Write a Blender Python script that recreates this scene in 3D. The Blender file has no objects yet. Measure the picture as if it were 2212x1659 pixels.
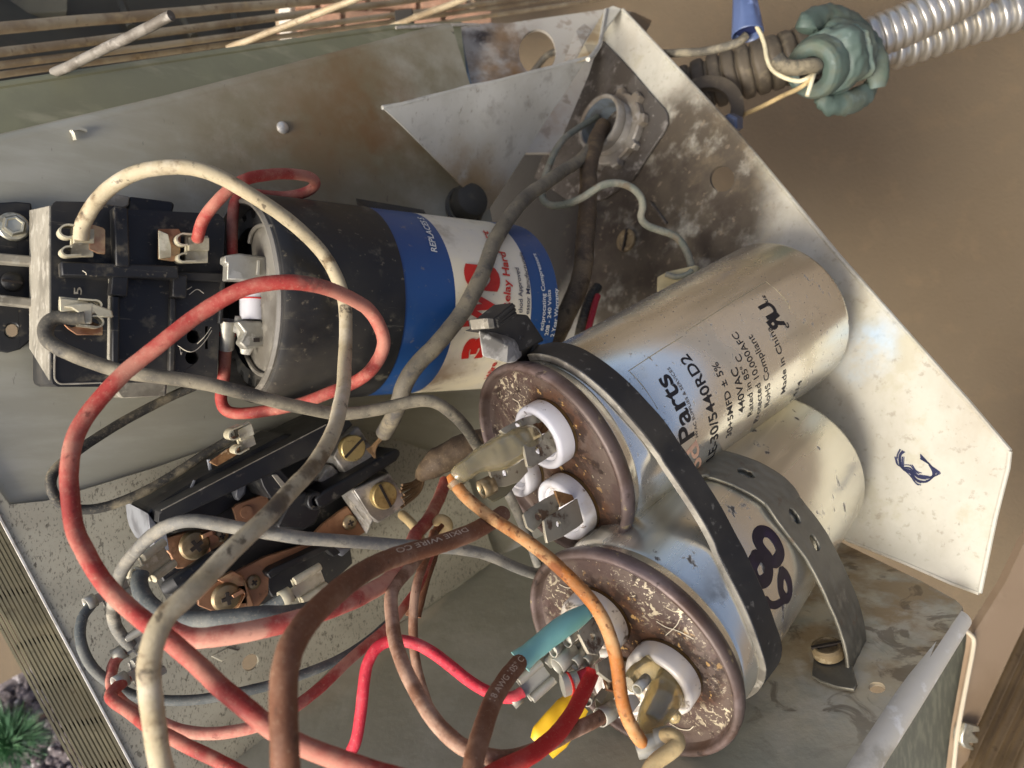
import bpy, bmesh, math, random
from math import radians, sin, cos, pi
from mathutils import Vector as V, Matrix, noise
from mathutils.geometry import tessellate_polygon
random.seed(7)
SC = bpy.context.scene
COL = SC.collection

# ------------------------------------------------------------------ camera, sky, sun, exposure
F = 1597.0            # focal length in photo units (photo taken as 2212 x 1659)
CAMH = 1000.0         # camera height in mm over the zero level
cam_d = bpy.data.cameras.new('camera'); cam = bpy.data.objects.new('camera', cam_d); COL.objects.link(cam)
cam.location = (0, 0, CAMH * .001); cam_d.sensor_width = 36; cam_d.lens = 36 * F / 2212
cam_d.clip_start = .01; cam_d.clip_end = 200
cam_d.dof.use_dof = True; cam_d.dof.focus_distance = .185; cam_d.dof.aperture_fstop = 24
SC.camera = cam
SC.render.resolution_x = 1024; SC.render.resolution_y = 768
wd = bpy.data.worlds.new('World'); SC.world = wd; wd.use_nodes = True
nt = wd.node_tree; bg = nt.nodes['Background']
sky = nt.nodes.new('ShaderNodeTexSky'); sky.sky_type = 'NISHITA'; sky.sun_disc = False
SUN_EL, SUN_AZ = radians(46), radians(232)      # azimuth clockwise from +Y
sky.air_density = .55; sky.dust_density = 4.5; sky.ozone_density = .2
sky.sun_elevation = SUN_EL; sky.sun_rotation = SUN_AZ
nt.links.new(sky.outputs[0], bg.inputs[0]); bg.inputs[1].default_value = .13
sl = bpy.data.lights.new('sun', 'SUN'); sl.energy = 2.0; sl.angle = radians(22); sl.color = (1, .985, .94)
so = bpy.data.objects.new('sun', sl); COL.objects.link(so)
sd = V((sin(SUN_AZ) * cos(SUN_EL), cos(SUN_AZ) * cos(SUN_EL), sin(SUN_EL)))
so.rotation_euler = sd.to_track_quat('Z', 'Y').to_euler(); so.location = (0, 0, 3)
SC.view_settings.view_transform = 'Standard'; SC.view_settings.look = 'None'
SC.view_settings.exposure = 1.02; SC.view_settings.gamma = 1

# ------------------------------------------------------------------ pixel helpers (photo units -> mm; camera at origin, looking along -Z)
def P(u, v, d): return V(((u - 1106) / F * d, -(v - 829.5) / F * d, -d))
def t(r, c, x, y): return (737.333 * c + x / 3, 553 * r + y / 3)
def z1(x, y): return (285.3 + .2877 * x, 877.8 + .2877 * y)
def z2(x, y): return (.2877 * x, 395 + .2877 * y)
def z3(x, y): return (954.6 + .1984 * x, 822.9 + .1984 * y)
def z4(x, y): return (1042.4 + .246 * x, 1250.8 + .246 * y)
def z5(x, y): return (790 + .2777 * x, 416.9 + .2777 * y)
def z6(x, y): return (1097.2 + .29095 * x, 164.6 + .29095 * y)
class Pl:
    """plane n.p = k"""
    def __init__(s, n, k): s.n = V(n).normalized(); s.k = k / V(n).length
    @staticmethod
    def of(a, b, c):
        a, b, c = P(*a), P(*b), P(*c); n = (b - a).cross(c - a).normalized()
        if n.z < 0: n = -n
        return Pl(n, n.dot(a))
    def at(s, u, v, h=0):
        r = P(u, v, 1); return r * ((s.k + h) / s.n.dot(r))
PB = Pl((.63, 0, .77), -231.7)                 # back of the box
PS = Pl((-.77, .12, .63), -234.0)              # right side sheet
PF = Pl((-.297, .912, .283), -145.5)           # floor of the box
class Cyl:
    def __init__(s, a, b, r):
        s.a, s.b, s.r = V(a), V(b), r; s.ax = (s.b - s.a).normalized(); s.L = (s.b - s.a).length
        s.e1 = s.ax.cross(V((0, 0, 1))).normalized(); s.e2 = s.ax.cross(s.e1)
    def at(s, sv, phi, r=None):
        r = s.r if r is None else r
        return s.a + s.ax * sv + (s.e1 * cos(phi) + s.e2 * sin(phi)) * r
    def hit(s, u, v, dr=0):
        d = P(u, v, 1).normalized(); r = s.r + dr; w = -s.a
        dp = d - s.ax * d.dot(s.ax); wp = w - s.ax * w.dot(s.ax)
        A, B, C = dp.dot(dp), 2 * dp.dot(wp), wp.dot(wp) - r * r
        q = B * B - 4 * A * C
        tt = (-B - math.sqrt(q)) / (2 * A) if q > 0 else -B / (2 * A)
        p = d * tt
        if q <= 0:
            ap = s.a + s.ax * (p - s.a).dot(s.ax); p = ap + (p - ap).normalized() * r
        return p
    def sp(s, u, v):
        q = s.hit(u, v) - s.a; return q.dot(s.ax), math.atan2(q.dot(s.e2), q.dot(s.e1))
HA = Cyl((-73.8, 23.3, -203.5), (-1.9, 27.4, -262.1), 28.75)
CA = Cyl((9.35, -19.97, -190.84), (88.83, 23.15, -246.28), 25.5)
CB = Cyl((27.5, -64.86, -177.34), (86.54, -26.46, -239.35), 27)

# ------------------------------------------------------------------ mesh builder
def perp(tg, ref=V((0, 0, 1))):
    a = ref - tg * ref.dot(tg)
    if a.length < 1e-3: a = V((0, 1, 0)) - tg * tg.y
    return a.normalized()
def spline(pts, n=6):
    if len(pts) < 3 or n < 2: return [V(p) for p in pts]
    q = [V(p) for p in pts]; q = [q[0] * 2 - q[1]] + q + [q[-1] * 2 - q[-2]]; out = []
    for i in range(1, len(q) - 2):
        p0, p1, p2, p3 = q[i - 1:i + 3]
        for k in range(n):
            x = k / n
            out.append(.5 * (2 * p1 + (p2 - p0) * x + (2 * p0 - 5 * p1 + 4 * p2 - p3) * x * x + (3 * p1 - p0 - 3 * p2 + p3) * x ** 3))
    out.append(q[-2]); return out
def relax(pts, it=2):
    for _ in range(it):
        pts = [pts[0]] + [pts[i - 1] * .25 + pts[i] * .5 + pts[i + 1] * .25 for i in range(1, len(pts) - 1)] + [pts[-1]]
    return pts
class MB:
    def __init__(s): s.v, s.f = [], []
    def add(s, vs, fs):
        o = len(s.v); s.v += [V(x) for x in vs]; s.f += [tuple(i + o for i in f) for f in fs]; return s
    def tube(s, pts, r, seg=12, caps=True, flat=1.0, ref=None, jitter=0):
        n = len(pts); rs = r if isinstance(r, (list, tuple)) else [r] * n
        if len(rs) != n:
            rs = [rs[min(int(i / (n - 1) * (len(rs) - 1)), len(rs) - 2)] * (1 - (i / (n - 1) * (len(rs) - 1)) + min(int(i / (n - 1) * (len(rs) - 1)), len(rs) - 2))
                  + rs[min(int(i / (n - 1) * (len(rs) - 1)), len(rs) - 2) + 1] * ((i / (n - 1) * (len(rs) - 1)) - min(int(i / (n - 1) * (len(rs) - 1)), len(rs) - 2)) for i in range(n)]
        vs, fs = [], []; a = None
        for i in range(n):
            tg = (pts[min(i + 1, n - 1)] - pts[max(i - 1, 0)]).normalized()
            a = perp(tg, ref or V((0, 0, 1))) if (a is None or ref) else (a - tg * a.dot(tg)).normalized()
            b = tg.cross(a)
            for k in range(seg):
                th = 2 * pi * k / seg; rr = rs[i]
                if jitter: rr *= 1 + jitter * noise.noise(pts[i] * .5 + V((cos(th), sin(th), 0)) * 1.3)
                vs.append(pts[i] + a * (cos(th) * rr * flat) + b * (sin(th) * rr))
        for i in range(n - 1):
            for k in range(seg):
                k2 = (k + 1) % seg; fs.append((i * seg + k, i * seg + k2, (i + 1) * seg + k2, (i + 1) * seg + k))
        if caps: fs.append(tuple(range(seg))[::-1]); fs.append(tuple((n - 1) * seg + k for k in range(seg)))
        return s.add(vs, fs)
    def lathe(s, c, ax, prof, seg=48, mod=None, e=None):
        ax = V(ax).normalized(); e1 = e or perp(ax); e2 = ax.cross(e1); vs, fs = [], []; n = len(prof)
        for j, (q, r) in enumerate(prof):
            for k in range(seg):
                th = 2 * pi * k / seg; rr = r * (mod(th, j) if mod else 1)
                vs.append(V(c) + ax * q + (e1 * cos(th) + e2 * sin(th)) * max(rr, .001))
        for j in range(n - 1):
            for k in range(seg):
                k2 = (k + 1) % seg; fs.append((j * seg + k, j * seg + k2, (j + 1) * seg + k2, (j + 1) * seg + k))
        return s.add(vs, fs)
    def plate(s, out, th, holes=()):
        """out: 3d outline; th: vector from the front to the back face"""
        loops = [list(out)] + [list(h) for h in holes]; th = V(th)
        allv = [p for l in loops for p in l]; tr = tessellate_polygon(loops); n = len(allv)
        vs = allv + [p + th for p in allv]; fs = []
        nf = V((0, 0, 0))
        for a, b, c in tr: nf += (allv[b] - allv[a]).cross(allv[c] - allv[a])
        for a, b, c in tr:
            f = (a, b, c) if nf.dot(th) < 0 else (c, b, a)
            fs.append(f); fs.append(tuple(i + n for i in f[::-1]))
        o = 0
        for l in loops:
            m = len(l)
            for k in range(m): fs.append((o + k, o + (k + 1) % m, o + (k + 1) % m + n, o + k + n))
            o += m
        return s.add(vs, fs)
    def box(s, c, ax, ay, az):
        c = V(c); vs = [c + ax * i + ay * j + az * k for i in (-1, 1) for j in (-1, 1) for k in (-1, 1)]
        return s.add(vs, [(0, 1, 3, 2), (4, 6, 7, 5), (0, 4, 5, 1), (2, 3, 7, 6), (0, 2, 6, 4), (1, 5, 7, 3)])
    def ribbon(s, pts, wdir, w, th, up):
        """pts path; wdir(i) width direction; up(i) outward direction"""
        vs, fs = [], []; n = len(pts)
        for i, p in enumerate(pts):
            d, o = wdir(i), up(i)
            vs += [p - d * w / 2, p + d * w / 2, p + d * w / 2 + o * th, p - d * w / 2 + o * th]
        for i in range(n - 1):
            for k in range(4): fs.append((i * 4 + k, i * 4 + (k + 1) % 4, i * 4 + 4 + (k + 1) % 4, i * 4 + 4 + k))
        fs += [(0, 1, 2, 3), tuple((n - 1) * 4 + k for k in (3, 2, 1, 0))]
        return s.add(vs, fs)
def root_loc(o):
    l = V((0, 0, 0))
    while o: l = l + o.location; o = o.parent
    return l
def W(p): return V((p.x * .001, p.y * .001, (p.z + CAMH) * .001))
def link(name, mb, m, parent=None, smooth=35, bevel=0, bseg=2):
    vs = [W(p) for p in mb.v]
    if parent is None:
        c = sum(vs, V((0, 0, 0))) / len(vs)
    else: c = root_loc(parent)
    me = bpy.data.meshes.new(name); me.from_pydata([v - c for v in vs], [], mb.f); me.update()
    bm = bmesh.new(); bm.from_mesh(me); bmesh.ops.recalc_face_normals(bm, faces=bm.faces); bm.to_mesh(me); bm.free()
    if smooth:
        for p in me.polygons: p.use_smooth = True
        me.set_sharp_from_angle(angle=radians(smooth))
    o = bpy.data.objects.new(name, me); COL.objects.link(o); me.materials.append(m)
    if parent is None: o.location = c
    else: o.parent = parent
    if bevel:
        b = o.modifiers.new('bevel', 'BEVEL'); b.width = bevel * .001; b.segments = bseg; b.limit_method = 'ANGLE'; b.angle_limit = radians(40)
        b.harden_normals = False
    return o
def tag(o, label, cat, group=None, kind=None):
    if label: o['label'] = label
    if cat: o['category'] = cat
    if group: o['group'] = group
    if kind: o['kind'] = kind
    return o
def thing(name, loc, label, cat, group=None):
    o = bpy.data.objects.new(name, None); COL.objects.link(o); o.location = W(loc); o.empty_display_size = .005
    return tag(o, label, cat, group)

# ------------------------------------------------------------------ materials
def lin(c): return tuple(((x / 255) / 12.92 if x / 255 <= .04045 else ((x / 255 + .055) / 1.055) ** 2.4) for x in c) + (1,)
def mat(name, base, rough=.5, metal=0, layers=(), bump=None, bump2=None, trans=0, spec=.5, rvar=None, sss=0, aniso=None, alpha=None, coat=0):
    """layers: dict(c colour, s noise scale per metre, lo, hi, a amount, d detail, st stretch, spot=(mm point, r0, r1), r roughness add, m metal)"""
    m = bpy.data.materials.new(name); m.use_nodes = True; N, L = m.node_tree.nodes, m.node_tree.links
    b = N['Principled BSDF']; tc = N.new('ShaderNodeTexCoord'); geo = None
    b.inputs['Roughness'].default_value = rough; b.inputs['Metallic'].default_value = metal
    b.inputs['Specular IOR Level'].default_value = spec
    if coat: b.inputs['Coat Weight'].default_value = coat; b.inputs['Coat Roughness'].default_value = .15
    if trans: b.inputs['Transmission Weight'].default_value = trans
    if sss: b.inputs['Subsurface Weight'].default_value = sss; b.inputs['Subsurface Scale'].default_value = .003; b.inputs['Subsurface Radius'].default_value = (1, .8, .5)
    def nz(sc, det=6, st=None, ro=.6, dist=0, ax=None):
        co = tc.outputs['Object']
        if ax:
            mp = N.new('ShaderNodeMapping'); mp.vector_type = 'TEXTURE'; L.new(co, mp.inputs[0]); mp.inputs['Rotation'].default_value = V((1, 0, 0)).rotation_difference(ax[0]).to_euler(); mp.inputs['Scale'].default_value = (ax[1], 1, 1); co = mp.outputs[0]
        if st:
            mp = N.new('ShaderNodeMapping'); L.new(co, mp.inputs[0]); mp.inputs['Scale'].default_value = st[0]
            mp.inputs['Rotation'].default_value = st[1] if len(st) > 1 else (0, 0, 0); co = mp.outputs[0]
        n = N.new('ShaderNodeTexNoise'); L.new(co, n.inputs['Vector']); n.inputs['Scale'].default_value = sc
        n.inputs['Detail'].default_value = det; n.inputs['Roughness'].default_value = ro; n.inputs['Distortion'].default_value = dist
        return n.outputs['Fac']
    def mr(src, a, c, x=0, y=1):
        k = N.new('ShaderNodeMapRange'); L.new(src, k.inputs[0]); k.interpolation_type = 'SMOOTHSTEP'
        k.inputs[1].default_value = a; k.inputs[2].default_value = c; k.inputs[3].default_value = x; k.inputs[4].default_value = y
        return k.outputs[0]
    def mul(a, c):
        k = N.new('ShaderNodeMath'); k.operation = 'MULTIPLY'; L.new(a, k.inputs[0])
        if isinstance(c, (int, float)): k.inputs[1].default_value = c
        else: L.new(c, k.inputs[1])
        return k.outputs[0]
    rgb = N.new('ShaderNodeRGB'); rgb.outputs[0].default_value = lin(base); cur = rgb.outputs[0]
    rcur = None; mcur = None
    for y in layers:
        f = mr(nz(y.get('s', 100), y.get('d', 6), y.get('st'), y.get('ro', .6), y.get('di', 0), y.get('ax')), y.get('lo', .45), y.get('hi', .65))
        if 'spot' in y:
            cen, r0, r1 = y['spot']
            geo = geo or N.new('ShaderNodeNewGeometry')
            sb = N.new('ShaderNodeVectorMath'); sb.operation = 'DISTANCE'; L.new(geo.outputs['Position'], sb.inputs[0]); sb.inputs[1].default_value = W(V(cen))
            wob = N.new('ShaderNodeMath'); wob.operation = 'MULTIPLY_ADD'; L.new(nz(y.get('ws', 60), 5), wob.inputs[0]); wob.inputs[1].default_value = (r1 - r0) * .0012; L.new(sb.outputs['Value'], wob.inputs[2])
            f = mul(f, mr(wob.outputs[0], r0 * .001 + (r1 - r0) * .0006, r1 * .001 + (r1 - r0) * .0006, 1, 0))
        f = mul(f, y.get('a', 1.0))
        mx = N.new('ShaderNodeMix'); mx.data_type = 'RGBA'; L.new(f, mx.inputs['Factor']); L.new(cur, mx.inputs['A']); mx.inputs['B'].default_value = lin(y['c'])
        cur = mx.outputs['Result']
        if 'r' in y:
            k = N.new('ShaderNodeMix'); L.new(f, k.inputs['Factor'])
            if rcur is None: k.inputs['A'].default_value = rough
            else: L.new(rcur, k.inputs['A'])
            k.inputs['B'].default_value = y['r']; rcur = k.outputs[0]
        if 'm' in y:
            k = N.new('ShaderNodeMix'); L.new(f, k.inputs['Factor'])
            if mcur is None: k.inputs['A'].default_value = metal
            else: L.new(mcur, k.inputs['A'])
            k.inputs['B'].default_value = y['m']; mcur = k.outputs[0]
    L.new(cur, b.inputs['Base Color'])
    if rvar and rcur is None: rcur = mr(nz(rvar[0], 5, rvar[3] if len(rvar) > 3 else None), .35, .65, rvar[1], rvar[2])
    if rcur is not None: L.new(rcur, b.inputs['Roughness'])
    if mcur is not None: L.new(mcur, b.inputs['Metallic'])
    prev = None
    for bp in (bump, bump2):
        if bp:
            k = N.new('ShaderNodeBump'); k.inputs['Distance'].default_value = bp[2] * .001 if len(bp) > 2 else .0002
            k.inputs['Strength'].default_value = bp[1]; L.new(nz(bp[0], 6, bp[3] if len(bp) > 3 else None), k.inputs['Height'])
            if prev: L.new(prev, k.inputs['Normal'])
            prev = k.outputs[0]
    if prev: L.new(prev, b.inputs['Normal'])
    if alpha is not None: b.inputs['Alpha'].default_value = alpha
    return m
DUST = (196, 180, 148)
def wire_mat(name, base, dust=DUST, a=.75, lo=.45, hi=.7, dark=None, rough=.68, extra=()):
    ly = [dict(c=dust, s=90, lo=lo, hi=hi, a=a, d=8, r=.85), dict(c=dust, s=900, lo=.5, hi=.75, a=a * .5, d=4)]
    ly.append(dict(c=tuple(int(x * .35) for x in base), s=500, lo=.60, hi=.72, a=.6, d=8))
    ly.append(dict(c=tuple(int(x * .55) for x in base), s=34, lo=.52, hi=.66, a=.5, d=8))
    ly.append(dict(c=(190, 172, 140), s=2400, lo=.60, hi=.70, a=.28, d=4))
    if dark: ly.append(dict(c=dark, s=160, lo=.55, hi=.68, a=.85, d=8))
    ly += list(extra)
    return mat(name, base, rough, 0, ly, bump=(1800, .5, .16), bump2=(160, .4, .4), spec=.35)

# ================================================================== SETTING
M = {}
M['wall'] = mat('tan_stucco', (88, 75, 55), .9, 0, [dict(c=(80, 66, 45), s=6, lo=.4, hi=.65, a=.5), dict(c=(98, 82, 58), s=60, lo=.5, hi=.7, a=.35)], bump=(500, .35, 2))
nw = V((-.44, -.06, .90)).normalized(); cw = P(1500, 700, 640); e1 = V((nw.z, 0, -nw.x)).normalized(); e2 = nw.cross(e1)
mb = MB(); mb.plate([cw + e1 * a + e2 * b for a, b in ((-5000, -6000), (3500, -6000), (3500, 6000), (-5000, 6000))], nw * -60)
tag(link('house_wall', mb, M['wall'], smooth=0), None, None, kind='structure')
# gravel bed in the bottom-left corner
gp = Pl((-.12, .35, .9), 0); gp.k = gp.n.dot(P(60, 1560, 560))
M['gravel'] = mat('gravel', (120, 110, 108), .9, 0, [dict(c=(70, 62, 60), s=90, lo=.4, hi=.6, a=.9), dict(c=(205, 196, 190), s=140, lo=.55, hi=.65, a=.9), dict(c=(150, 110, 84), s=40, lo=.58, hi=.66, a=.6)], bump=(200, .5, 1))
mb = MB(); mb.plate([gp.at(*q) for q in ((-900, 1900), (-40, 1500), (60, 1446), (165, 1405), (420, 1660), (900, 2300), (-300, 3000))], gp.n * -30)
tag(link('gravel_bed', mb, M['gravel'], smooth=0), None, None, kind='structure')
mb = MB()
for i in range(620):
    u, v = random.uniform(-30, 300), random.uniform(1430, 1700)
    if v < 1486 - (u) * .5 + 18: continue
    c = gp.at(u, v, random.uniform(0, 3)); r = random.uniform(2.2, 5.5)
    b = bmesh.new(); bmesh.ops.create_icosphere(b, subdivisions=1, radius=1)
    rt = Matrix.Rotation(random.uniform(0, 6), 3, V((random.random(), random.random(), random.random() + .1)).normalized())
    sc = V((r * random.uniform(.7, 1.3), r * random.uniform(.6, 1.1), r * random.uniform(.5, .9)))
    mb.add([c + rt @ V((p.co.x * sc.x, p.co.y * sc.y, p.co.z * sc.z)) for p in b.verts], [tuple(x.index for x in f.verts) for f in b.faces]); b.free()
tag(link('gravel_stones', mb, M['gravel'], smooth=0), 'loose grey and brown gravel beyond the finned coil in the lower left corner', 'gravel', kind='stuff')
# grass tuft
M['leaf'] = mat('grass_leaf', (96, 138, 92), .6, 0, [dict(c=(70, 112, 76), s=60, lo=.4, hi=.6, a=.9), dict(c=(150, 180, 120), s=160, lo=.6, hi=.7, a=.6)])
mb = MB(); c0 = gp.at(22, 1605, 2)
for i in range(1700):
    th = random.uniform(0, 2 * pi); r = random.random() ** .6
    b0 = c0 + V((cos(th) * 16 * r, sin(th) * 16 * r, 0)); dr = V((cos(th) * r * 1.0, sin(th) * r * 1.0, .9 - .5 * r)).normalized()
    Ln = random.uniform(10, 24); w = random.uniform(.18, .42); sd_ = dr.cross(V((random.uniform(-1, 1), random.uniform(-1, 1), .3))).normalized()
    m1 = b0 + dr * Ln * .55; tip = b0 + dr * Ln + V((cos(th), sin(th), -.4)) * Ln * .25
    mb.add([b0 - sd_ * w, b0 + sd_ * w, m1 + sd_ * w * .8, m1 - sd_ * w * .8, tip], [(0, 1, 2, 3), (3, 2, 4)])
tag(link('grass_tuft', mb, M['leaf'], smooth=0), 'feathery green plant tuft growing in the gravel at the lower left corner', 'plant')
# brick wall glimpsed through the guard at the top
M['brick'] = mat('brick', (126, 98, 76), .9, 0, [dict(c=(158, 118, 92), s=60, lo=.4, hi=.65, a=.8), dict(c=(220, 190, 160), s=150, lo=.62, hi=.7, a=.7)], bump=(300, .5, 1))
M['mortar'] = mat('mortar', (170, 150, 120), .95, 0, [dict(c=(120, 100, 78), s=80, a=.6)])
bw = thing('brick_wall', P(740, 40, 560), 'orange brick wall behind the wire guard at the top', 'wall')
d = 560; o_ = P(596, 96, d)
mb = MB(); mb.plate([o_ + V((a, b, -6)) for a, b in ((-5, -4), (150, -4), (150, 90), (-5, 90))], V((0, 0, -12))); link('mortar', mb, M['mortar'], bw, 0)
for r_ in range(4):
    for c_ in range(4):
        x0 = -4 + c_ * 38 + (19 if r_ % 2 else 0); mb = MB()
        mb.box(o_ + V((x0 + 17, r_ * 14.5 + 5, -6)), V((17.2, 0, 0)), V((0, 6.1, 0)), V((0, 0, 6 + random.random())))
        link('brick', mb, M['brick'], bw, 0, .8)
M['white_board'] = mat('white_board', (215, 205, 185), .7, 0, [dict(c=(150, 130, 105), s=80, lo=.5, hi=.7, a=.6)])
mb = MB(); d = 500
mb.box((P(621, 30, d) + P(621, 96, d)) / 2 + V((0, 8, 0)), V((4.2, 0, 0)), V((-1.2, 22, 0)), V((0, 0, 6)))
tag(link('white_post', mb, M['white_board'], bevel=.6), 'narrow white post in front of the orange bricks at the top', 'post')

# ================================================================== METAL CABINET AND CONTROL BOX
GALV = (150, 150, 142)
M['backsheet'] = mat('galvanised_sheet', (160, 156, 136), .38, .25, [
    dict(c=(176, 172, 154), s=30, lo=.4, hi=.65, a=.7, st=((1, 4, 1), (0, 0, .2))),
    dict(c=(108, 96, 66), s=34, lo=.20, hi=.55, a=.9, r=.8, m=.0, spot=(P(830, 270, 262), 14, 70), ws=30),
    dict(c=(116, 84, 48), s=60, lo=.40, hi=.62, a=.85, r=.9, m=.0, spot=(P(630, 320, 240), 2, 42), ws=60),
    dict(c=(112, 80, 44), s=50, lo=.34, hi=.60, a=.9, r=.9, m=.0, spot=(P(770, 270, 255), 4, 40), ws=60),
    dict(c=(112, 100, 70), s=40, lo=.30, hi=.62, a=.8, r=.8, m=.1, spot=(P(560, 330, 235), 8, 60), ws=40),
    dict(c=(60, 58, 56), s=900, lo=.66, hi=.74, a=.5, st=((1, .25, 1), (0, 0, .5)))],
    bump=(700, .15, .1, ((1, 6, 1), (0, 0, .25))), bump2=(25, .35, .6))
M['rail'] = mat('cabinet_rail', (132, 132, 104), .5, .2, [dict(c=(116, 114, 92), s=20, lo=.4, hi=.6, a=.7), dict(c=(166, 162, 134), s=40, lo=.5, hi=.7, a=.5, st=((1, 4, 1),))], bump=(60, .2, .3))
M['speckle'] = mat('speckled_sheet', (156, 150, 130), .55, .25, [
    dict(c=(178, 172, 150), s=40, lo=.4, hi=.65, a=.6),
    dict(c=(112, 108, 92), s=18, lo=.5, hi=.72, a=.55, r=.45, m=.5),
    dict(c=(78, 70, 54), s=1900, lo=.565, hi=.64, a=.6, d=3, st=((1, .45, 1), (0, 0, .6))),
    dict(c=(60, 52, 40), s=800, lo=.61, hi=.66, a=.6, d=3, st=((1, .5, 1), (0, 0, -.4)))], bump=(600, .3, .15))
M['floor'] = mat('floor_sheet', (158, 156, 138), .34, .3, [
    dict(c=(184, 182, 166), s=30, lo=.45, hi=.65, a=.6, st=((1, 3, 1), (0, 0, .5))),
    dict(c=(186, 172, 140), s=50, lo=.30, hi=.55, a=.95, r=.85, m=0, spot=(P(1850, 1330, 210), 34, 62), ws=40),
    dict(c=(150, 126, 88), s=45, lo=.42, hi=.58, a=.9, r=.9, m=0, spot=(P(1880, 1260, 215), 25, 55), ws=50, st=((1, 3, 1), (0, 0, .9))),
    dict(c=(186, 176, 152), s=70, lo=.52, hi=.62, a=.7, r=.8, m=0, spot=(P(1750, 1400, 205), 18, 50), ws=50),
    dict(c=(92, 76, 54), s=90, lo=.535, hi=.62, a=.65, m=0, spot=(P(1780, 1380, 205), 25, 55), ws=50, st=((.5, 2.2, 1), (0, 0, .9)), di=1.2)],
    bump=(300, .4, .25), bump2=(60, .5, .6))
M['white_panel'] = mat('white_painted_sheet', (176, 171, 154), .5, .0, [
    dict(c=(190, 186, 170), s=60, lo=.4, hi=.6, a=.6),
    dict(c=(160, 152, 124), s=60, lo=.5, hi=.66, a=.55, r=.8),
    dict(c=(110, 98, 80), s=420, lo=.56, hi=.70, a=.4, d=10),
    dict(c=(150, 138, 116), s=30, lo=.42, hi=.62, a=.5, d=10, st=((1, .5, 1), (0, 0, .8))),
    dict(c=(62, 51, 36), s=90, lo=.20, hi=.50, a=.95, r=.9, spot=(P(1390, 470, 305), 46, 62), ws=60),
    dict(c=(20, 15, 10), s=40, lo=.05, hi=.25, a=.95, r=.9, spot=(P(1120, 480, 385), 52, 76), ws=40),  # shade of the cavity behind the flap, painted into the sheet colour
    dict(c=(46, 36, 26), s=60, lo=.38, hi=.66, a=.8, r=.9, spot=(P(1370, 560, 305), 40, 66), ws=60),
    dict(c=(124, 110, 90), s=260, lo=.60, hi=.68, a=.6, r=.9, spot=(P(1420, 450, 305), 40, 70), ws=60),
    dict(c=(112, 98, 74), s=100, lo=.48, hi=.70, a=.5, r=.9, spot=(P(1560, 330, 275), 10, 45), ws=60),
    dict(c=(160, 196, 224), s=50, lo=.40, hi=.62, a=.7, spot=(P(1865, 745, 232), 2, 16), ws=60),
    dict(c=(70, 60, 56), s=70, lo=.50, hi=.62, a=.85, spot=(P(1480, 190, 290), 4, 18), ws=70),
    dict(c=(80, 72, 64), s=900, lo=.66, hi=.74, a=.4, st=((1, .3, 1), (0, 0, .8)))], bump=(500, .2, .12), bump2=(30, .4, .6))
M['flap'] = mat('bent_flap_sheet', (180, 177, 163), .45, .1, [
    dict(c=(194, 192, 180), s=50, lo=.4, hi=.6, a=.6),
    dict(c=(150, 144, 132), s=130, lo=.52, hi=.66, a=.6),
    dict(c=(150, 124, 82), s=45, lo=.36, hi=.58, a=.9, r=.8, spot=(P(1010, 440, 280), 6, 32), ws=40),
    dict(c=(120, 108, 92), s=700, lo=.60, hi=.70, a=.5, d=6, st=((1, .35, 1), (0, 0, .7)))], bump=(500, .3, .15), bump2=(40, .3, .5))
M['dirty_top'] = mat('dirty_top_sheet', (166, 160, 146), .6, 0, [
    dict(c=(96, 78, 58), s=50, lo=.34, hi=.54, a=.92, r=.9, spot=(P(1050, 120, 330), 12, 36), ws=40),
    dict(c=(132, 98, 56), s=60, lo=.38, hi=.6, a=.85, r=.9, spot=(P(1100, 180, 325), 8, 36), ws=40),
    dict(c=(46, 36, 30), s=90, lo=.44, hi=.56, a=.95, spot=(P(1045, 75, 335), 1, 9), ws=120),
    dict(c=(120, 104, 84), s=160, lo=.54, hi=.64, a=.6)], bump=(300, .4, .3))
M['knock_plate'] = mat('gray_dirty_plate', (84, 78, 70), .55, .2, [
    dict(c=(62, 54, 44), s=45, lo=.4, hi=.6, a=.85, r=.85), dict(c=(150, 144, 134), s=120, lo=.55, hi=.66, a=.6), dict(c=(170, 164, 154), s=600, lo=.64, hi=.7, a=.6, d=4)], bump=(300, .4, .3))
M['edge_metal'] = mat('cut_edge_and_highlight', (205, 200, 188), .4, .6, [dict(c=(150, 140, 122), s=300, a=.6)])

cab = thing('condenser_cabinet', P(300, 120, 240), 'grey green sheet metal condenser cabinet with rusty wire guard', 'cabinet')
RL = Pl((.63, 0, .77), -231.7 - 30)
mb = MB(); mb.plate([RL.at(*q) for q in ((-160, 208), (0, 184), (370, 128), (737, 74), (854, 58), (995, 52), (1015, 215), (600, 400), (-160, 500))], RL.n * -1.2)
mb.tube([RL.at(u, v, -.5) for u, v in ((-160, 209), (0, 185), (370, 129), (737, 75), (854, 59), (995, 53))], 1.2, 8)
link('top_rail', mb, M['rail'], cab)
mb = MB(); mb.tube([RL.at(u, v, 1.2) for u, v in ((855, 60), (940, 55), (1005, 53), (1035, 54))], .7, 6); link('rail_highlight', mb, M['edge_metal'], cab)  # pale tube draws the bright highlight along the rail edge
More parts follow.
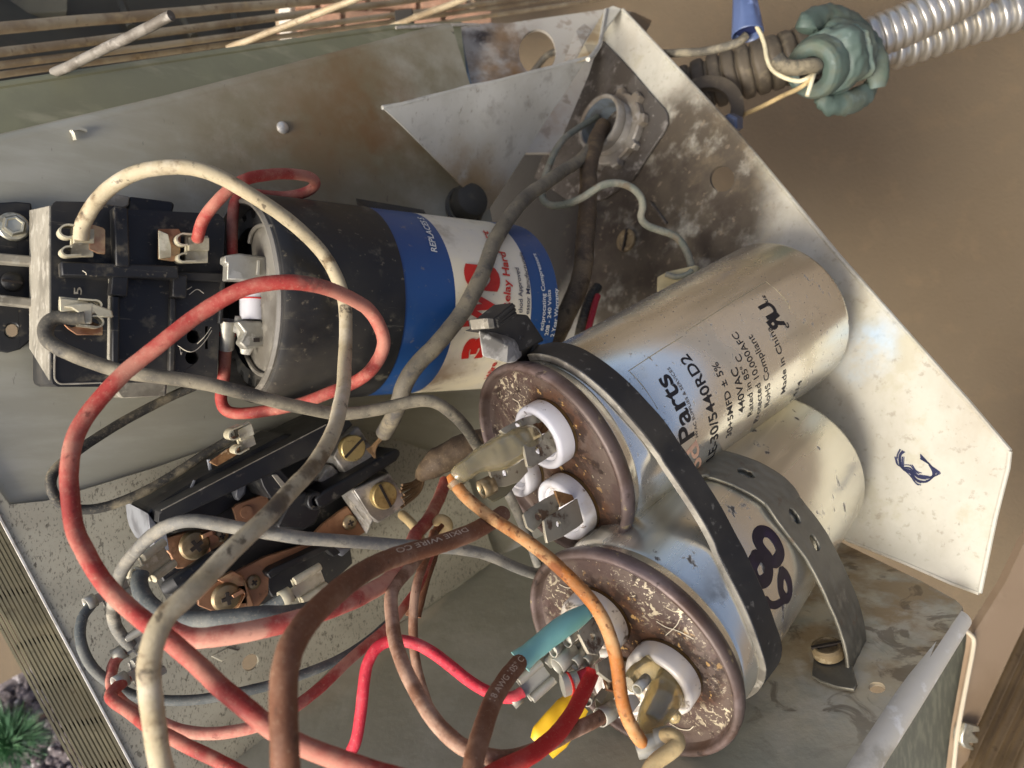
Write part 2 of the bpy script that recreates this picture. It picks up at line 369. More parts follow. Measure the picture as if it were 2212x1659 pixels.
# inner shroud seen through the guard
M['shroud'] = mat('dark_shroud', (74, 72, 58), .75, .1, [dict(c=(56, 54, 44), s=16, lo=.4, hi=.6, a=.8), dict(c=(98, 90, 70), s=30, lo=.55, hi=.7, a=.5)], bump=(80, .3, .5))
M['shroud_dark'] = mat('shroud_seam', (46, 42, 34), .8)
SH = Pl.of((0, 60, 300), (640, 40, 440), (300, -60, 380))
mb = MB(); mb.plate([SH.at(*q) for q in ((-260, -260), (592, -120), (596, 60), (605, 110), (400, 180), (-260, 300))], SH.n * -2); link('fan_shroud', mb, M['shroud'], cab)
mb = MB(); mb.box(SH.at(60, 5, 2), V((15, 2.4, -3)), V((0, 6, 0)), SH.n * 1.5); link('shroud_plate', mb, M['shroud'], cab, 0, .4)
for a, b in (((386, 25), (420, 80)), ((500, 15), (520, 70)), ((262, 5), (285, 60))):
    mb = MB(); mb.tube([SH.at(*a, 6), SH.at(*b, 6)], 2.0, 8); link('shroud_rod', mb, M['shroud'], cab)
M['guard'] = mat('guard_wire', (176, 160, 128), .6, .1, [dict(c=(142, 122, 92), s=60, lo=.42, hi=.6, a=.85), dict(c=(186, 164, 122), s=120, lo=.55, hi=.68, a=.7), dict(c=(96, 74, 48), s=300, lo=.6, hi=.68, a=.5)], bump=(400, .35, .3))
M['guard_pale'] = mat('guard_wire_pale', (124, 118, 106), .65, .1, [dict(c=(88, 80, 68), s=160, lo=.42, hi=.6, a=.8), dict(c=(156, 150, 138), s=200, lo=.55, hi=.66, a=.7)], bump=(400, .35, .3))
def gw(a, b, r, m='guard', bend=0):
    a, b = P(*a), P(*b); pts = [a.lerp(b, i / 24) + V((0, sin(i / 24 * pi) * bend + .35 * noise.noise(V((i * .35, r, 0))), 0)) for i in range(25)]
    mb = MB(); mb.tube(pts, r, 12); return link('guard_wire', mb, M[m], cab)
gw((-60, 66, 246), (800, -9, 380), 2.0); gw((-60, 122, 240), (1120, -30, 470), 1.55); gw((-60, 150, 242), (1290, -24, 520), 1.25); gw((-60, 171, 246), (1290, -14, 520), 1.1)
gw((640, 96, 360), (1330, -6, 520), 1.2)
gw((116, 159, 226), (370, 34, 205), 1.45, 'guard_pale'); gw((492, 104, 300), (800, -14, 270), 1.2); gw((800, 74, 380), (1010, -4, 320), 1.3); gw((895, 38, 360), (984, 6, 340), 1.5)
mb = MB(); mb.box(P(874, 40, 365), V((4.4, .6, 0)), V((-.4, 3.8, 0)), V((0, 0, 2))); link('guard_clip', mb, M['shroud_dark'], cab, 0, .5)
# coil fins along the lower left edge
M['fin'] = mat('coil_fin', (140, 132, 104), .55, .2, [dict(c=(96, 90, 70), s=40, lo=.42, hi=.62, a=.6), dict(c=(70, 60, 44), s=300, lo=.6, hi=.68, a=.5)], bump=(300, .4, .2))
M['fin_dark'] = mat('coil_shade_band', (70, 66, 50), .6, .3, [dict(c=(110, 98, 70), s=60, a=.6)])
coil = thing('condenser_coil', PB.at(100, 1400, -20), 'finned condenser coil edge running down beside the speckled panel', 'coil')
n_f = 12
for i in range(n_f):
    k = i / (n_f - 1); off = 5 + i * 9.2            # px to the left of the panel edge
    hh = -7 - i * .9 + random.uniform(-.35, .35)
    lo_ = -.45 + random.uniform(-.02, .02)
    pts = []
    for s_ in [lo_ + (1.25 - lo_) * q / 14 for q in range(15)]:
        u, v = -2 + 289 * s_ - off * .88, 1118 + 541 * s_ + off * .47
        pts.append(PB.at(u, v, hh + .5 * noise.noise(V((s_ * 9, i * 1.7, 0)))))
    mb = MB(); nn = PB.n
    sdv = (PB.at(0, 1118, 0) - PB.at(10, 1112.6, 0)).normalized()
    mb.ribbon(pts, lambda q: nn, 7, .62, lambda q: sdv); link('fin', mb, M['fin'], coil, 0)
for s_ in (.28, .47, .63, .80, .97):
    u, v = -2 + 289 * s_, 1118 + 541 * s_; mb = MB()
    mb.tube([PB.at(u - 4, v + 2, -12), PB.at(u - 60, v + 12, -15), PB.at(u - 92, v + 24, -18)], 1.0, 8); link('coil_shade_band', mb, M['fin_dark'], coil)  # dark bars stand in for the shade bands crossing the fins
mb = MB(); mb.plate([PB.at(*q, -30) for q in ((-300, 900), (-10, 1090), (310, 1690), (200, 1690), (20, 1340), (-300, 1060))], PB.n * -2); link('coil_core', mb, M['fin_dark'], coil, 0)

box = thing('control_box', PB.at(500, 900), 'open dented sheet metal control box holding the electrical parts', 'box')
# back sheet with rolled upper edge
edge = [(-200, 362), (0, 311), (200, 263), (370, 222), (560, 172), (737, 125), (850, 95), (950, 68)]
rv = z2  # noqa
mb = MB(); mb.plate([PB.at(*q) for q in edge] + [PB.at(972, 66), PB.at(983, 76), PB.at(990, 100), PB.at(1017, 187), PB.at(1030, 260), PB.at(1060, 460), PB.at(1110, 700), PB.at(1230, 760), PB.at(1230, 1140), PB.at(1085, 1240), PB.at(600, 1400), PB.at(350, 1240), PB.at(8, 1104), PB.at(-200, 1000)], PB.n * -1.2,
    [[PB.at(*z2(92 + 48 * cos(q), 1108 + 48 * sin(q))) for q in [i * pi / 8 for i in range(16)]]])
roll = [PB.at(u, v, -2.3) for u, v in edge + [(972, 66)]]
mb.tube(roll, 2.4, 16)
link('back_sheet', mb, M['backsheet'], box, 50)
mb = MB(); c = PB.at(610, 276); mb.lathe(c, PB.n, [(0, 2.0), (.5, 1.9), (1, 1.3), (1.15, 0)], 20); link('rivet', mb, M['edge_metal'], box)
mb = MB()
for (a, b, c) in (((150, 281), (190, 279), (160, 303)), ((150, 281), (160, 303), (156, 297))): pass
mb.ribbon([PB.at(*q, .8) for q in ((152, 283), (157, 290), (161, 304))], lambda i: V((1, .2, 0)).normalized(), .8, .8, lambda i: PB.n)
mb.ribbon([PB.at(*q, .8) for q in ((152, 283), (170, 279), (187, 283))], lambda i: V((0, 1, 0)), .7, .9, lambda i: PB.n); link('dent_crease', mb, M['backsheet'], box)
# speckled sheet with bright lower-left edge
mb = MB(); sp = [(-120, 893), (-2, 1114), (120, 1344), (290, 1662), (380, 1830), (640, 1760), (560, 1640), (640, 1520), (737, 1419), (822, 1368), (907, 1319), (1071, 1206), (1000, 1000), (800, 930), (560, 930), (330, 1012), (100, 1082), (20, 1090)]
hk = [(8, z) for z in ()]
def disc(pl, u, v, r_mm, h=0, n=20):
    c = pl.at(u, v, h); a = perp(pl.n); b = pl.n.cross(a); return [c + (a * cos(2 * pi * i / n) + b * sin(2 * pi * i / n)) * r_mm for i in range(n)]
mb.plate([PB.at(*q, 1.6) for q in sp], PB.n * -1.0, [disc(PB, *t(2, 0, 1622, 975), 2.6, 1.6)])
link('speckled_sheet', mb, M['speckle'], box, 30)
mb = MB(); mb.tube([PB.at(*q, 1.6) for q in sp[0:5]], .45, 6); link('cut_edge', mb, M['edge_metal'], box)
mb = MB(); mb.plate([PB.at(*q, .8) for q in (t(2, 0, 1360, 930), t(2, 0, 1470, 870), t(2, 0, 1545, 890), t(2, 0, 1430, 965))], PB.n * 1.2); link('pressed_tab', mb, M['speckle'], box, 20, .3)
# floor sheet with rolled right edge
fl = [(1075, 1203), (907, 1322), (737, 1422), (560, 1560), (420, 1720), (500, 1900), (1722, 1900), (1844, 1672), (2064, 1336), (2080, 1312), (2066, 1297), (1990, 1255), (1830, 1178), (1500, 1000)]
mb = MB(); mb.plate([PF.at(*q) for q in fl], PF.n * -1.2, [disc(PF, *t(2, 2, 1258, 1138), 1.9)])
link('floor_sheet', mb, M['floor'], box, 50)
mb = MB(); mb.tube([PF.at(u, v, -3.0) for u, v in ((1730, 1905), (1852, 1674), (1954, 1517), (2074, 1336))], [3.3, 3.3, 3.3, 2.8], 20); link('rolled_edge', mb, mat('bare_rolled_edge', (200, 194, 178), .42, .1, [dict(c=(150, 142, 122), s=60, lo=.5, hi=.66, a=.7), dict(c=(232, 230, 222), s=160, lo=.55, hi=.65, a=.6)], bump=(300, .3, .2)), box)
mb = MB(); mb.tube([PF.at(907, 1320, .3), PF.at(1071, 1206, .3)], .55, 6); link('bright_seam', mb, M['speckle'], box)
# right white sheet
def ell(pl, u, v, du, dv, h=0, n=28): return [pl.at(u + du * cos(2 * pi * i / n), v + dv * sin(2 * pi * i / n), h) for i in range(n)]
wp = [(1307, 20), (1328, 14), (1345, 22), (1474, 160), (1591, 287), (1700, 418), (1811, 553), (1960, 722), (2090, 868), (2180, 975), (2176, 1010), (2148, 1120), (2115, 1280), (2060, 1260), (1952, 1213), (1826, 1163), (1500, 1080), (1000, 820), (960, 500), (1000, 330), (1150, 215), (1290, 98)]
u0, v0 = t(0, 2, 255, 1158)
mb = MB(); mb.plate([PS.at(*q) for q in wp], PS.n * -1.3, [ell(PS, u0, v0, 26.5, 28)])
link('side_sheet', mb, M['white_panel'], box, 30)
mb = MB(); mb.tube([PS.at(*q, -.6) for q in wp[2:10]], .9, 8); mb.tube([PS.at(*q, -.6) for q in wp[9:13]], .75, 8); mb.tube([PS.at(*q, -.6) for q in wp[12:16]], .75, 8); link('sheet_edge', mb, M['white_panel'], box)
# dark grey plate round the knock-out, with its shadow gap
kp = [t(0, 1, *q) for q in ((1660, 232), (1720, 290), (1800, 370), (1900, 480), (2000, 600), (2095, 705), (2112, 740), (2112, 800), (2085, 860), (1990, 1000), (1885, 1165), (1700, 1290), (1500, 1320), (1250, 1150), (1420, 700), (1560, 500))]
mb = MB(); mb.plate([PS.at(*q, 1.6) for q in kp], PS.n * -1.4); link('knockout_plate', mb, M['knock_plate'], box, 30, .4)
mb = MB(); mb.plate([PS.at(*q, 1.4) for q in (t(0, 1, 1985, 1300), t(0, 1, 2010, 1310), t(0, 1, 2105, 1440), t(0, 1, 2095, 1452))], PS.n * -1.4); link('lanced_tab', mb, M['knock_plate'], box, 30, .2)
# top dirty sheet with round opening
PT = Pl.of((994, 57, 335), (1307, 22, 352), (1020, 300, 318))
mb = MB(); tp = [(985, 56), (1024, 53), (1060, 49), (1097, 50), (1200, 35), (1307, 20), (1292, 98), (1272, 160), (1200, 330), (1100, 330), (1016, 300), (1014, 180), (1000, 110)]
mb.plate([PT.at(*q) for q in tp], PT.n * -1.4, [ell(PT, 1161, 112, 40, 49)]); link('top_sheet', mb, M['dirty_top'], box, 30)
mb = MB(); mb.plate([PT.at(*q, 3) for q in ((985, 60), (996, 58), (1004, 110), (1019, 186), (1010, 190), (994, 120))], PT.n * -1); link('blue_edge_strip', mb, mat('bluish_strip', (92, 104, 110), .5, .3, [dict(c=(60, 66, 70), s=80, a=.6)]), box, 0)
# bent triangular flap
A_, B_, C_ = P(828, 233, 243), P(1277, 127, 300), P(1058, 462, 292)
G = 14; vs, fs, idx = [], [], {}
nf = (C_ - A_).cross(B_ - A_).normalized(); nf = nf if nf.z > 0 else -nf
for i in range(G + 1):
    for j in range(G + 1 - i):
        a, b = i / G, j / G; p = A_ + (B_ - A_) * a + (C_ - A_) * b
        p = p - nf * (14 * max(0, a + b - .62) ** 2) + nf * (.8 * noise.noise(p * .05)) + nf * 1.5 * sin(pi * b) * (1 - a - b)
        if j == 0: p = p + (A_ - C_).normalized() * .35 * noise.noise(V((a * 22, 3, 1)))
        idx[i, j] = len(vs); vs.append(p)
for i in range(G):
    for j in range(G - i):
        fs.append((idx[i, j], idx[i + 1, j], idx[i, j + 1]))
        if j < G - i - 1: fs.append((idx[i + 1, j], idx[i + 1, j + 1], idx[i, j + 1]))
mb = MB(); n0 = len(vs); mb.add(vs + [p - nf * 1.1 for p in vs], fs + [tuple(k + n0 for k in f[::-1]) for f in fs])
bd = [idx[i, 0] for i in range(G + 1)] + [idx[G - j, j] for j in range(1, G + 1)] + [idx[0, j] for j in range(G - 1, 0, -1)]
mb.add([], []); mb.f += [(bd[k], bd[(k + 1) % len(bd)], bd[(k + 1) % len(bd)] + n0, bd[k] + n0) for k in range(len(bd))]
link('bent_flap', mb, M['flap'], box, 60)
mb = MB(); mb.tube([vs[idx[i, 0]] - nf * .5 for i in range(G + 1)], .7, 6, jitter=.5); link('torn_edge', mb, M['flap'], box)
mb = MB(); mb.plate([P(1308, 20, 345), P(1294, 98, 322), P(1277, 127, 299), P(1240, 138, 297), P(1262, 96, 318)], V((.3, .5, -1)).normalized() * 1.0); link('flap_return', mb, mat('cream_sheet', (206, 190, 152), .6, 0, [dict(c=(150, 118, 72), s=60, lo=.45, hi=.65, a=.7)]), box, 0)
mb = MB(); mb.tube([P(1309, 22, 344), P(1302, 62, 332), P(1295, 98, 320), P(1284, 116, 306), P(1270, 128, 298)], 1.0, 8, jitter=.4); link('torn_edge', mb, M['flap'], box)
mb = MB(); mb.plate([P(*t(0, 1, *q), dd) for q, dd in (((1705, 62), 345), ((1760, 38), 345), ((1815, 58), 342), ((1800, 75), 340), ((1690, 235), 330), ((1668, 235), 328))], V((-.2, .2, -1)) * .8); link('corner_fold', mb, M['white_panel'], box, 0)
mb = MB(); mb.plate([P(*t(0, 1, *q), dd) for q, dd in (((1830, 66), 350), ((1900, 80), 352), ((2012, 132), 356), ((2000, 165), 356), ((1968, 212), 354), ((1900, 140), 352))], V((0, 0, -1.2))); link('bent_tab', mb, mat('brown_tab', (120, 100, 70), .6, .1, [dict(c=(180, 170, 150), s=90, lo=.52, hi=.62, a=.8)]), box, 0)
mb = MB(); mb.plate([P(*t(0, 1, *q), dd) for q, dd in (((1430, 430), 318), ((1520, 200), 335), ((1575, 150), 340), ((1622, 190), 338), ((1560, 300), 325), ((1500, 410), 312))], V((.2, .3, -1)) * 1.0); link('inner_tab', mb, M['dirty_top'], box, 0)
# dark rubber grommet on the back sheet
M['rubber'] = mat('black_rubber', (52, 50, 42), .7, 0, [dict(c=(96, 88, 66), s=80, lo=.5, hi=.66, a=.7)], bump=(200, .3, .3))
g = thing('rubber_grommet', P(1000, 440, 290), 'dusty dark rubber knob behind the striped capacitor label', 'grommet')
mb = MB(); mb.lathe(PB.at(1004, 442, 0), V((.5, .1, .85)), [(-2, 6.9), (5, 7.0), (7, 6.2), (8, 4.6), (8.3, 0)], 32); link('knob', mb, M['rubber'], g)
mb = MB(); mb.lathe(PB.at(1000, 450, 0), V((.5, .1, .85)), [(-1, 7), (-.6, 8.2), (1.4, 8.2), (2, 7)], 32); link('flange', mb, M['rubber'], g)
# screws on sheets
M['zinc'] = mat('zinc_screw', (196, 192, 172), .3, .8, [dict(c=(120, 112, 92), s=200, lo=.48, hi=.62, a=.7, r=.6), dict(c=(226, 222, 200), s=90, lo=.5, hi=.6, a=.5)], bump=(300, .2, .2))
M['dull_screw'] = mat('dull_screw', (134, 116, 84), .65, .3, [dict(c=(90, 72, 48), s=160, lo=.45, hi=.62, a=.8), dict(c=(176, 160, 126), s=260, lo=.56, hi=.64, a=.6)], bump=(300, .3, .2))
M['slot'] = mat('screw_slot', (40, 32, 24), .8)
def hexhead(c, n, r, parent, m, name='hex_screw', washer=True, slot=None, rot=0.3, h=3.2):
    mb = MB(); a = perp(n, V((cos(rot), sin(rot), 0))); b = n.cross(a)
    if washer: mb.lathe(c, n, [(0, r * 1.32), (.7, r * 1.34), (1.1, r * 1.2), (1.15, r * .8)], 32)
    mb.lathe(c, n, [(.4, r), (h * .8, r), (h, r * .84), (h, r * .7), (h - .5, r * .6), (h - .5, 0)], 6 if not slot else 32, e=a)
    o = link(name, mb, m, parent, 28)
    if slot:
        s_ = MB(); q = perp(n, V(slot)); s_.box(c + n * (h - .25), q * r * .98, n.cross(q) * r * .11, n * .55); link('screw_slot', s_, M['slot'], o, 0)
    return o
def phillips(c, n, r, parent, m, rot, name='phillips_screw', h=None):
    h = h or r * .42; mb = MB(); mb.lathe(c, n, [(-.4, r * .98), (.3, r), (h * .7, r * .86), (h, r * .55), (h * 1.06, 0)], 32); o = link(name, mb, m, parent)
    a = perp(n, V((cos(rot), sin(rot), 0))); b = n.cross(a); s_ = MB()
    s_.box(c + n * h * .95, a * r * .44, b * r * .12, n * h * .3); s_.box(c + n * (h * .95 + .02), b * r * .44, a * r * .12, n * h * .3); link('cross_slot', s_, M['slot'], o, 0)
    return o
hexhead(PS.at(1355.6, 520, 0), PS.n, 5.0, box, M['dull_screw'], 'slotted_screw', False, (.25, 1, 0), h=1.8)
# corner post and louvres at the lower right
M['post'] = mat('tan_painted_post', (138, 118, 94), .5, 0, [dict(c=(120, 100, 76), s=20, lo=.4, hi=.6, a=.6), dict(c=(154, 136, 112), s=60, lo=.5, hi=.68, a=.5)], bump=(60, .1, .2))
QP = Pl.of((2100, 900, 285), (1880, 860, 262), (1790, 1650, 262))
mb = MB(); mb.plate([QP.at(*t(2, 2, *q)) for q in ((2500, -240), (2212, 200), (2090, 460), (1885, 790), (1888, 830), (1880, 900), (1790, 1400), (1755, 1680), (1740, 1800), (1800, 1800), (1850, 1600), (1925, 1350), (2080, 1010), (2240, 690), (2600, 0))], QP.n * -3); link('corner_post', mb, M['post'], cab, 30, .5)
mb = MB(); mb.tube(spline([QP.at(*t(2, 2, *q), 1) for q in ((1828, 762), (1862, 790), (1885, 822), (1882, 890), (1850, 1060), (1815, 1240), (1782, 1420), (1768, 1540), (1752, 1700))], 4), .85, 8); link('post_edge', mb, mat('pale_post_edge', (176, 164, 140), .5), cab)
mb = MB(); mb.plate([P(*t(2, 2, *q), 300) for q in ((1840, 700), (1890, 830), (1800, 1400), (1760, 1800), (900, 1900), (1000, 1700))], V((0, 0, -2))); link('coil_side', mb, mat('dark_coil_side', (66, 66, 56), .7, .2, [dict(c=(86, 86, 72), s=200, lo=.45, hi=.6, a=.7, st=((3, .5, 1), (0, 0, .8)))]), cab, 0)
M['louvre'] = mat('brown_louvre', (140, 118, 84), .6, 0, [dict(c=(112, 92, 62), s=40, lo=.4, hi=.6, a=.6), dict(c=(96, 74, 48), s=400, lo=.6, hi=.68, a=.6)], bump=(200, .2, .3))
for i in range(6):
    o_ = i * 62; mb = MB(); d0 = 300 - i * 5
    mb.tube([P(*t(2, 2, 2330 + o_, 560 + o_ * .3), d0 + 40), P(*t(2, 2, 1900 + o_, 1500 + o_ * .2), d0), P(*t(2, 2, 1820 + o_, 1690 + o_ * .2), d0 - 8)], 1.9 if i % 2 == 0 else 1.4, 12); link('guard_wire', mb, M['louvre'], cab)
mb = MB(); mb.plate([P(*t(2, 2, *q), 345) for q in ((2500, 200), (1850, 1620), (1700, 2000), (2900, 2000), (2900, 200))], V((0, 0, -3))); link('guard_backing', mb, mat('dark_brown_backing', (58, 48, 34), .8, 0, [dict(c=(46, 38, 26), s=30, a=.6)]), cab, 0)
cl = MB(); cq = lambda x, y: QP.at(*t(2, 2, x, y), 3)
cl.plate([cq(*q) for q in ((1840, 1370), (1925, 1390), (1930, 1425), (1880, 1430), (1920, 1470), (1915, 1500), (1860, 1500), (1890, 1530), (1885, 1548), (1830, 1530), (1812, 1500), (1815, 1440))], QP.n * -4); link('spring_clip', cl, M['zinc'], cab, 30, .5)

# ================================================================== TEXT
def text_geo(s, bold=0.0, step=.12):
    cu = bpy.data.curves.new('tmp_text', 'FONT'); cu.body = s; cu.size = 1; cu.offset = bold; cu.resolution_u = 4; cu.fill_mode = 'FRONT'
    ob = bpy.data.objects.new('tmp_text', cu); COL.objects.link(ob); bpy.context.view_layer.update()
    me = bpy.data.meshes.new_from_object(ob.evaluated_get(bpy.context.evaluated_depsgraph_get()))
    bpy.data.objects.remove(ob); bpy.data.curves.remove(cu)
    bm = bmesh.new(); bm.from_mesh(me); bpy.data.meshes.remove(me)
    x0, x1 = min(v.co.x for v in bm.verts), max(v.co.x for v in bm.verts)
    x = x0 + step
    while x < x1:
        bmesh.ops.bisect_plane(bm, geom=bm.verts[:] + bm.edges[:] + bm.faces[:], plane_co=(x, 0, 0), plane_no=(1, 0, 0)); x += step
    vs = [v.co.copy() for v in bm.verts]; bm.verts.index_update(); fs = [tuple(v.index for v in f.verts) for f in bm.faces]; bm.free()
    return [V(((v.x - x0) / (x1 - x0), v.y, 0)) for v in vs], fs, x1 - x0
def cyl_text(mb, cyl, s, a, b, height=None, bold=0, dr=.06, mirror=False, shear=0, dy=0):
    """height: cap height in photo px across the reading direction near the line's middle"""
    vs, fs, w = text_geo(s, bold)
    s0, p0 = cyl.sp(*a); s1, p1 = cyl.sp(*b)
    while p1 - p0 > pi: p1 -= 2 * pi
    while p1 - p0 < -pi: p1 += 2 * pi
    R = cyl.r; base = V((s1 - s0, (p1 - p0) * R, 0)); Ln = base.length; bx = base / Ln
    up = V((-bx.y, bx.x, 0))
    if up.x > 0: up = -up                    # letters' tops face the terminal end
    k = Ln / w
    if height:
        mid = cyl.at((s0 + s1) / 2, (p0 + p1) / 2); m2 = cyl.at((s0 + s1) / 2 + up.x, (p0 + p1) / 2 + up.y / R)
        pxmm = math.hypot(F * m2.x / -m2.z - F * mid.x / -mid.z, F * m2.y / -m2.z - F * mid.y / -mid.z); ky = height / pxmm / .7
    else: ky = k
    out = []
    for v in vs:
        x = (1 - v.x) if mirror else v.x
        q = bx * ((x + shear * v.y) * Ln) + up * ((v.y + dy) * ky)
        out.append(cyl.at(s0 + q.x, p0 + q.y / R, R + dr))
    mb.add(out, fs)

# ================================================================== RUN CAPACITORS
M['alu'] = mat('aluminium_can_painted_sheen', (238, 234, 220), .22, .86, [
    dict(c=(140, 136, 124), s=70, lo=.50, hi=.66, a=.5, ax=(CA.ax, 9), d=3),  # lengthwise dark bands: reflections of dark surroundings put into the colour
    dict(c=(246, 240, 222), s=520, lo=.60, hi=.72, a=.35, ax=(CA.ax, 14), d=3, r=.24),  # thin bright streaks: lengthwise highlights painted on the metal
    dict(c=(206, 196, 164), s=60, lo=.44, hi=.66, a=.32, r=.36, ax=(CA.ax, 6)),
    dict(c=(196, 184, 150), s=50, lo=.50, hi=.68, a=.4, r=.5),
    dict(c=(90, 84, 74), s=60, lo=.62, hi=.72, a=.5, r=.55, d=10, spot=(CA.hit(1790, 690), 4, 20)),
    dict(c=(62, 50, 36), s=500, lo=.66, hi=.72, a=.8, r=.8, m=0, d=4, st=((1, .5, 1), (0, 0, .6))),
    dict(c=(60, 46, 30), s=1200, lo=.68, hi=.73, a=.8, m=0, d=2)], bump=(500, .15, .06, ((1, .3, 1), (0, 0, .8))), bump2=(30, .25, .3))
M['alu_old'] = mat('dull_aluminium_can', (234, 230, 214), .25, .84, [
    dict(c=(134, 130, 118), s=64, lo=.50, hi=.66, a=.5, ax=(CB.ax, 8), d=3),  # dark reflection bands painted along the lower can
    dict(c=(244, 238, 220), s=520, lo=.60, hi=.72, a=.35, ax=(CB.ax, 14), d=3, r=.26),  # pale streaks paint highlights along this can too
    dict(c=(200, 190, 158), s=60, lo=.44, hi=.66, a=.32, r=.4, ax=(CB.ax, 6)),
    dict(c=(66, 62, 54), s=60, lo=.46, hi=.60, a=.85, r=.5, d=10, spot=(CB.hit(1590, 1330), 3, 16)),
    dict(c=(54, 42, 30), s=260, lo=.63, hi=.69, a=.9, r=.8, m=0, d=5, st=((1, .45, 1), (0, 0, .6)))], bump=(500, .15, .06, ((1, .3, 1), (0, 0, .8))), bump2=(30, .3, .3))
M['rim'] = mat('brown_oxide_rim', (88, 74, 66), .5, .25, [dict(c=(74, 54, 42), s=60, lo=.42, hi=.6, a=.85), dict(c=(136, 120, 116), s=50, lo=.5, hi=.66, a=.5, r=.4), dict(c=(190, 172, 120), s=200, lo=.64, hi=.69, a=.6, m=.6), dict(c=(44, 32, 24), s=300, lo=.6, hi=.68, a=.8)], bump=(500, .4, .2))
def lid_mat(nm, spots, flecks):
    ly = [dict(c=(70, 52, 46), s=110, lo=.45, hi=.6, a=.8),
          dict(c=(206, 194, 164), s=420, lo=.655, hi=.68, a=.7, d=4, di=2.0, m=.3),
          dict(c=(46, 32, 24), s=200, lo=.56, hi=.64, a=.9)]
    for c, r0, r1 in flecks:
        ly.append(dict(c=(190, 178, 148), s=430, lo=.565, hi=.60, a=.9, d=10, di=1.2, m=.3, r=.5, spot=(c, r0, r1), ws=120))
        ly.append(dict(c=(216, 204, 174), s=1000, lo=.60, hi=.63, a=.8, d=5, di=1.0, m=.3, spot=(c, r0, r1), ws=120))
    for c in spots:
        ly.append(dict(c=(74, 46, 24), s=90, lo=.36, hi=.52, a=.95, r=.9, spot=(c, 8.5, 14), ws=160))
        ly.append(dict(c=(40, 26, 16), s=320, lo=.46, hi=.56, a=.9, r=.9, spot=(c, 8, 15), ws=160))
        ly.append(dict(c=(176, 140, 84), s=420, lo=.6, hi=.66, a=.8, spot=(c, 9, 16), ws=160))
    return mat(nm, (88, 74, 64), .5, .25, ly, bump=(300, .6, .35), bump2=(60, .3, .4))
M['ceramic'] = mat('white_glazed_ceramic', (204, 202, 202), .22, 0, [dict(c=(186, 172, 144), s=90, lo=.5, hi=.68, a=.5, r=.35), dict(c=(90, 66, 46), s=420, lo=.64, hi=.70, a=.75, d=5)], coat=.4)
M['ceramic_old'] = mat('grimy_glazed_ceramic', (198, 192, 182), .28, 0, [dict(c=(206, 186, 150), s=80, lo=.45, hi=.66, a=.6, r=.4), dict(c=(70, 48, 32), s=300, lo=.56, hi=.66, a=.85, d=6)], coat=.3)
M['blade'] = mat('tinned_blade', (168, 160, 138), .42, .45, [dict(c=(128, 120, 100), s=120, lo=.45, hi=.6, a=.7, r=.5), dict(c=(84, 54, 28), s=240, lo=.56, hi=.64, a=.85, r=.8, m=.1), dict(c=(210, 204, 190), s=60, lo=.55, hi=.65, a=.5)], bump=(400, .25, .12))
M['rust'] = mat('rusty_bracket', (140, 104, 64), .7, .3, [dict(c=(84, 46, 20), s=200, lo=.42, hi=.58, a=.9), dict(c=(214, 190, 150), s=300, lo=.55, hi=.64, a=.8)], bump=(500, .5, .2))
M['ink'] = mat('black_ink', (16, 15, 18), .45, 0)
M['ink_gray'] = mat('faded_ink', (70, 62, 54), .6, 0)
M['ink_orange'] = mat('faded_orange_ink', (204, 162, 132), .6, 0)
M['marker'] = mat('marker_ink', (22, 12, 34), .4, 0, [dict(c=(44, 26, 62), s=200, lo=.5, hi=.7, a=.6)])
def on_pl(u, v, c, n):
    r = P(u, v, 1); return r * (V(c).dot(n) / r.dot(n))
def capacitor(name, cyl, rim_r, label, canm, ceramics, cm, lidm):
    T = thing(name, cyl.a, label, 'capacitor')
    ax = cyl.ax; r = cyl.r; L = cyl.L
    mb = MB(); mb.lathe(cyl.a, ax, [(2.0, r - 1), (2.6, r - .1), (5.5, r + .05), (6.3, r - .45), (7.2, r), (L * .4, r), (L * .7, r), (L - 3.2, r), (L - 1.4, r - .6), (L - .3, r - 2.0), (L, r - 4.2), (L, 0)], 96, e=cyl.e1)
    can = link('can', mb, canm, T, 40)
    pr = [(3.0, r - .3), (2.6, rim_r - .4), (1.6, rim_r), (.2, rim_r + .1), (-.7, rim_r - .2), (-1.2, rim_r - .8), (-1.1, rim_r - 1.5), (-.3, rim_r - 1.9), (1.4, rim_r - 2.3), (1.6, rim_r - 2.6)]
    mb = MB(); mb.lathe(cyl.a, ax, pr, 96); link('rim', mb, M['rim'], T, 60)
    rl = rim_r - 2.5
    mb = MB(); mb.lathe(cyl.a, ax, [(1.5, rl), (1.9, rl - .8), (2.0, rl - 2), (1.5, rl - 3.2), (1.4, rl * .6), (1.5, rl * .3), (1.5, 0)], 96); link('lid', mb, lidm, T, 60)
    out = []
    for (u, v, R) in ceramics:
        c = on_pl(u, v, cyl.a + ax * -1.5, ax); c = c + ax * 3.0
        mb = MB(); mb.lathe(c, ax, [(0, R * .9), (-.2, R * .985), (-.9, R * .985), (-1.2, R * .6)], 40); link('brass_washer', mb, M['bronze'], T)
        mb = MB(); mb.lathe(c, ax, [(-.8, R * .94), (-1.2, R), (-5.0, R * 1.0), (-5.7, R * .96), (-6.0, R * .88), (-5.8, R * .80), (-5.2, R * .76), (-4.6, R * .75), (-4.5, R * .66), (-2.6, R * .62), (-2.4, 0)], 56); link('ceramic_cup', mb, cm, T, 50)
        out.append(c)
    return T, can, out
M['bronze'] = mat('bronze_washer', (112, 94, 62), .45, .5, [dict(c=(110, 78, 40), s=160, a=.7)])
def on_lid(u, v, cyl): return on_pl(u, v, cyl.a + cyl.ax * 1.5, cyl.ax)
cA = [(1178, 938, 8.6), (1226, 1093, 8.6), (1118, 1012, 7.6)]
cB = [(1284, 1345, 8.3), (1432, 1463, 8.6), (1352, 1492, 7.8)]
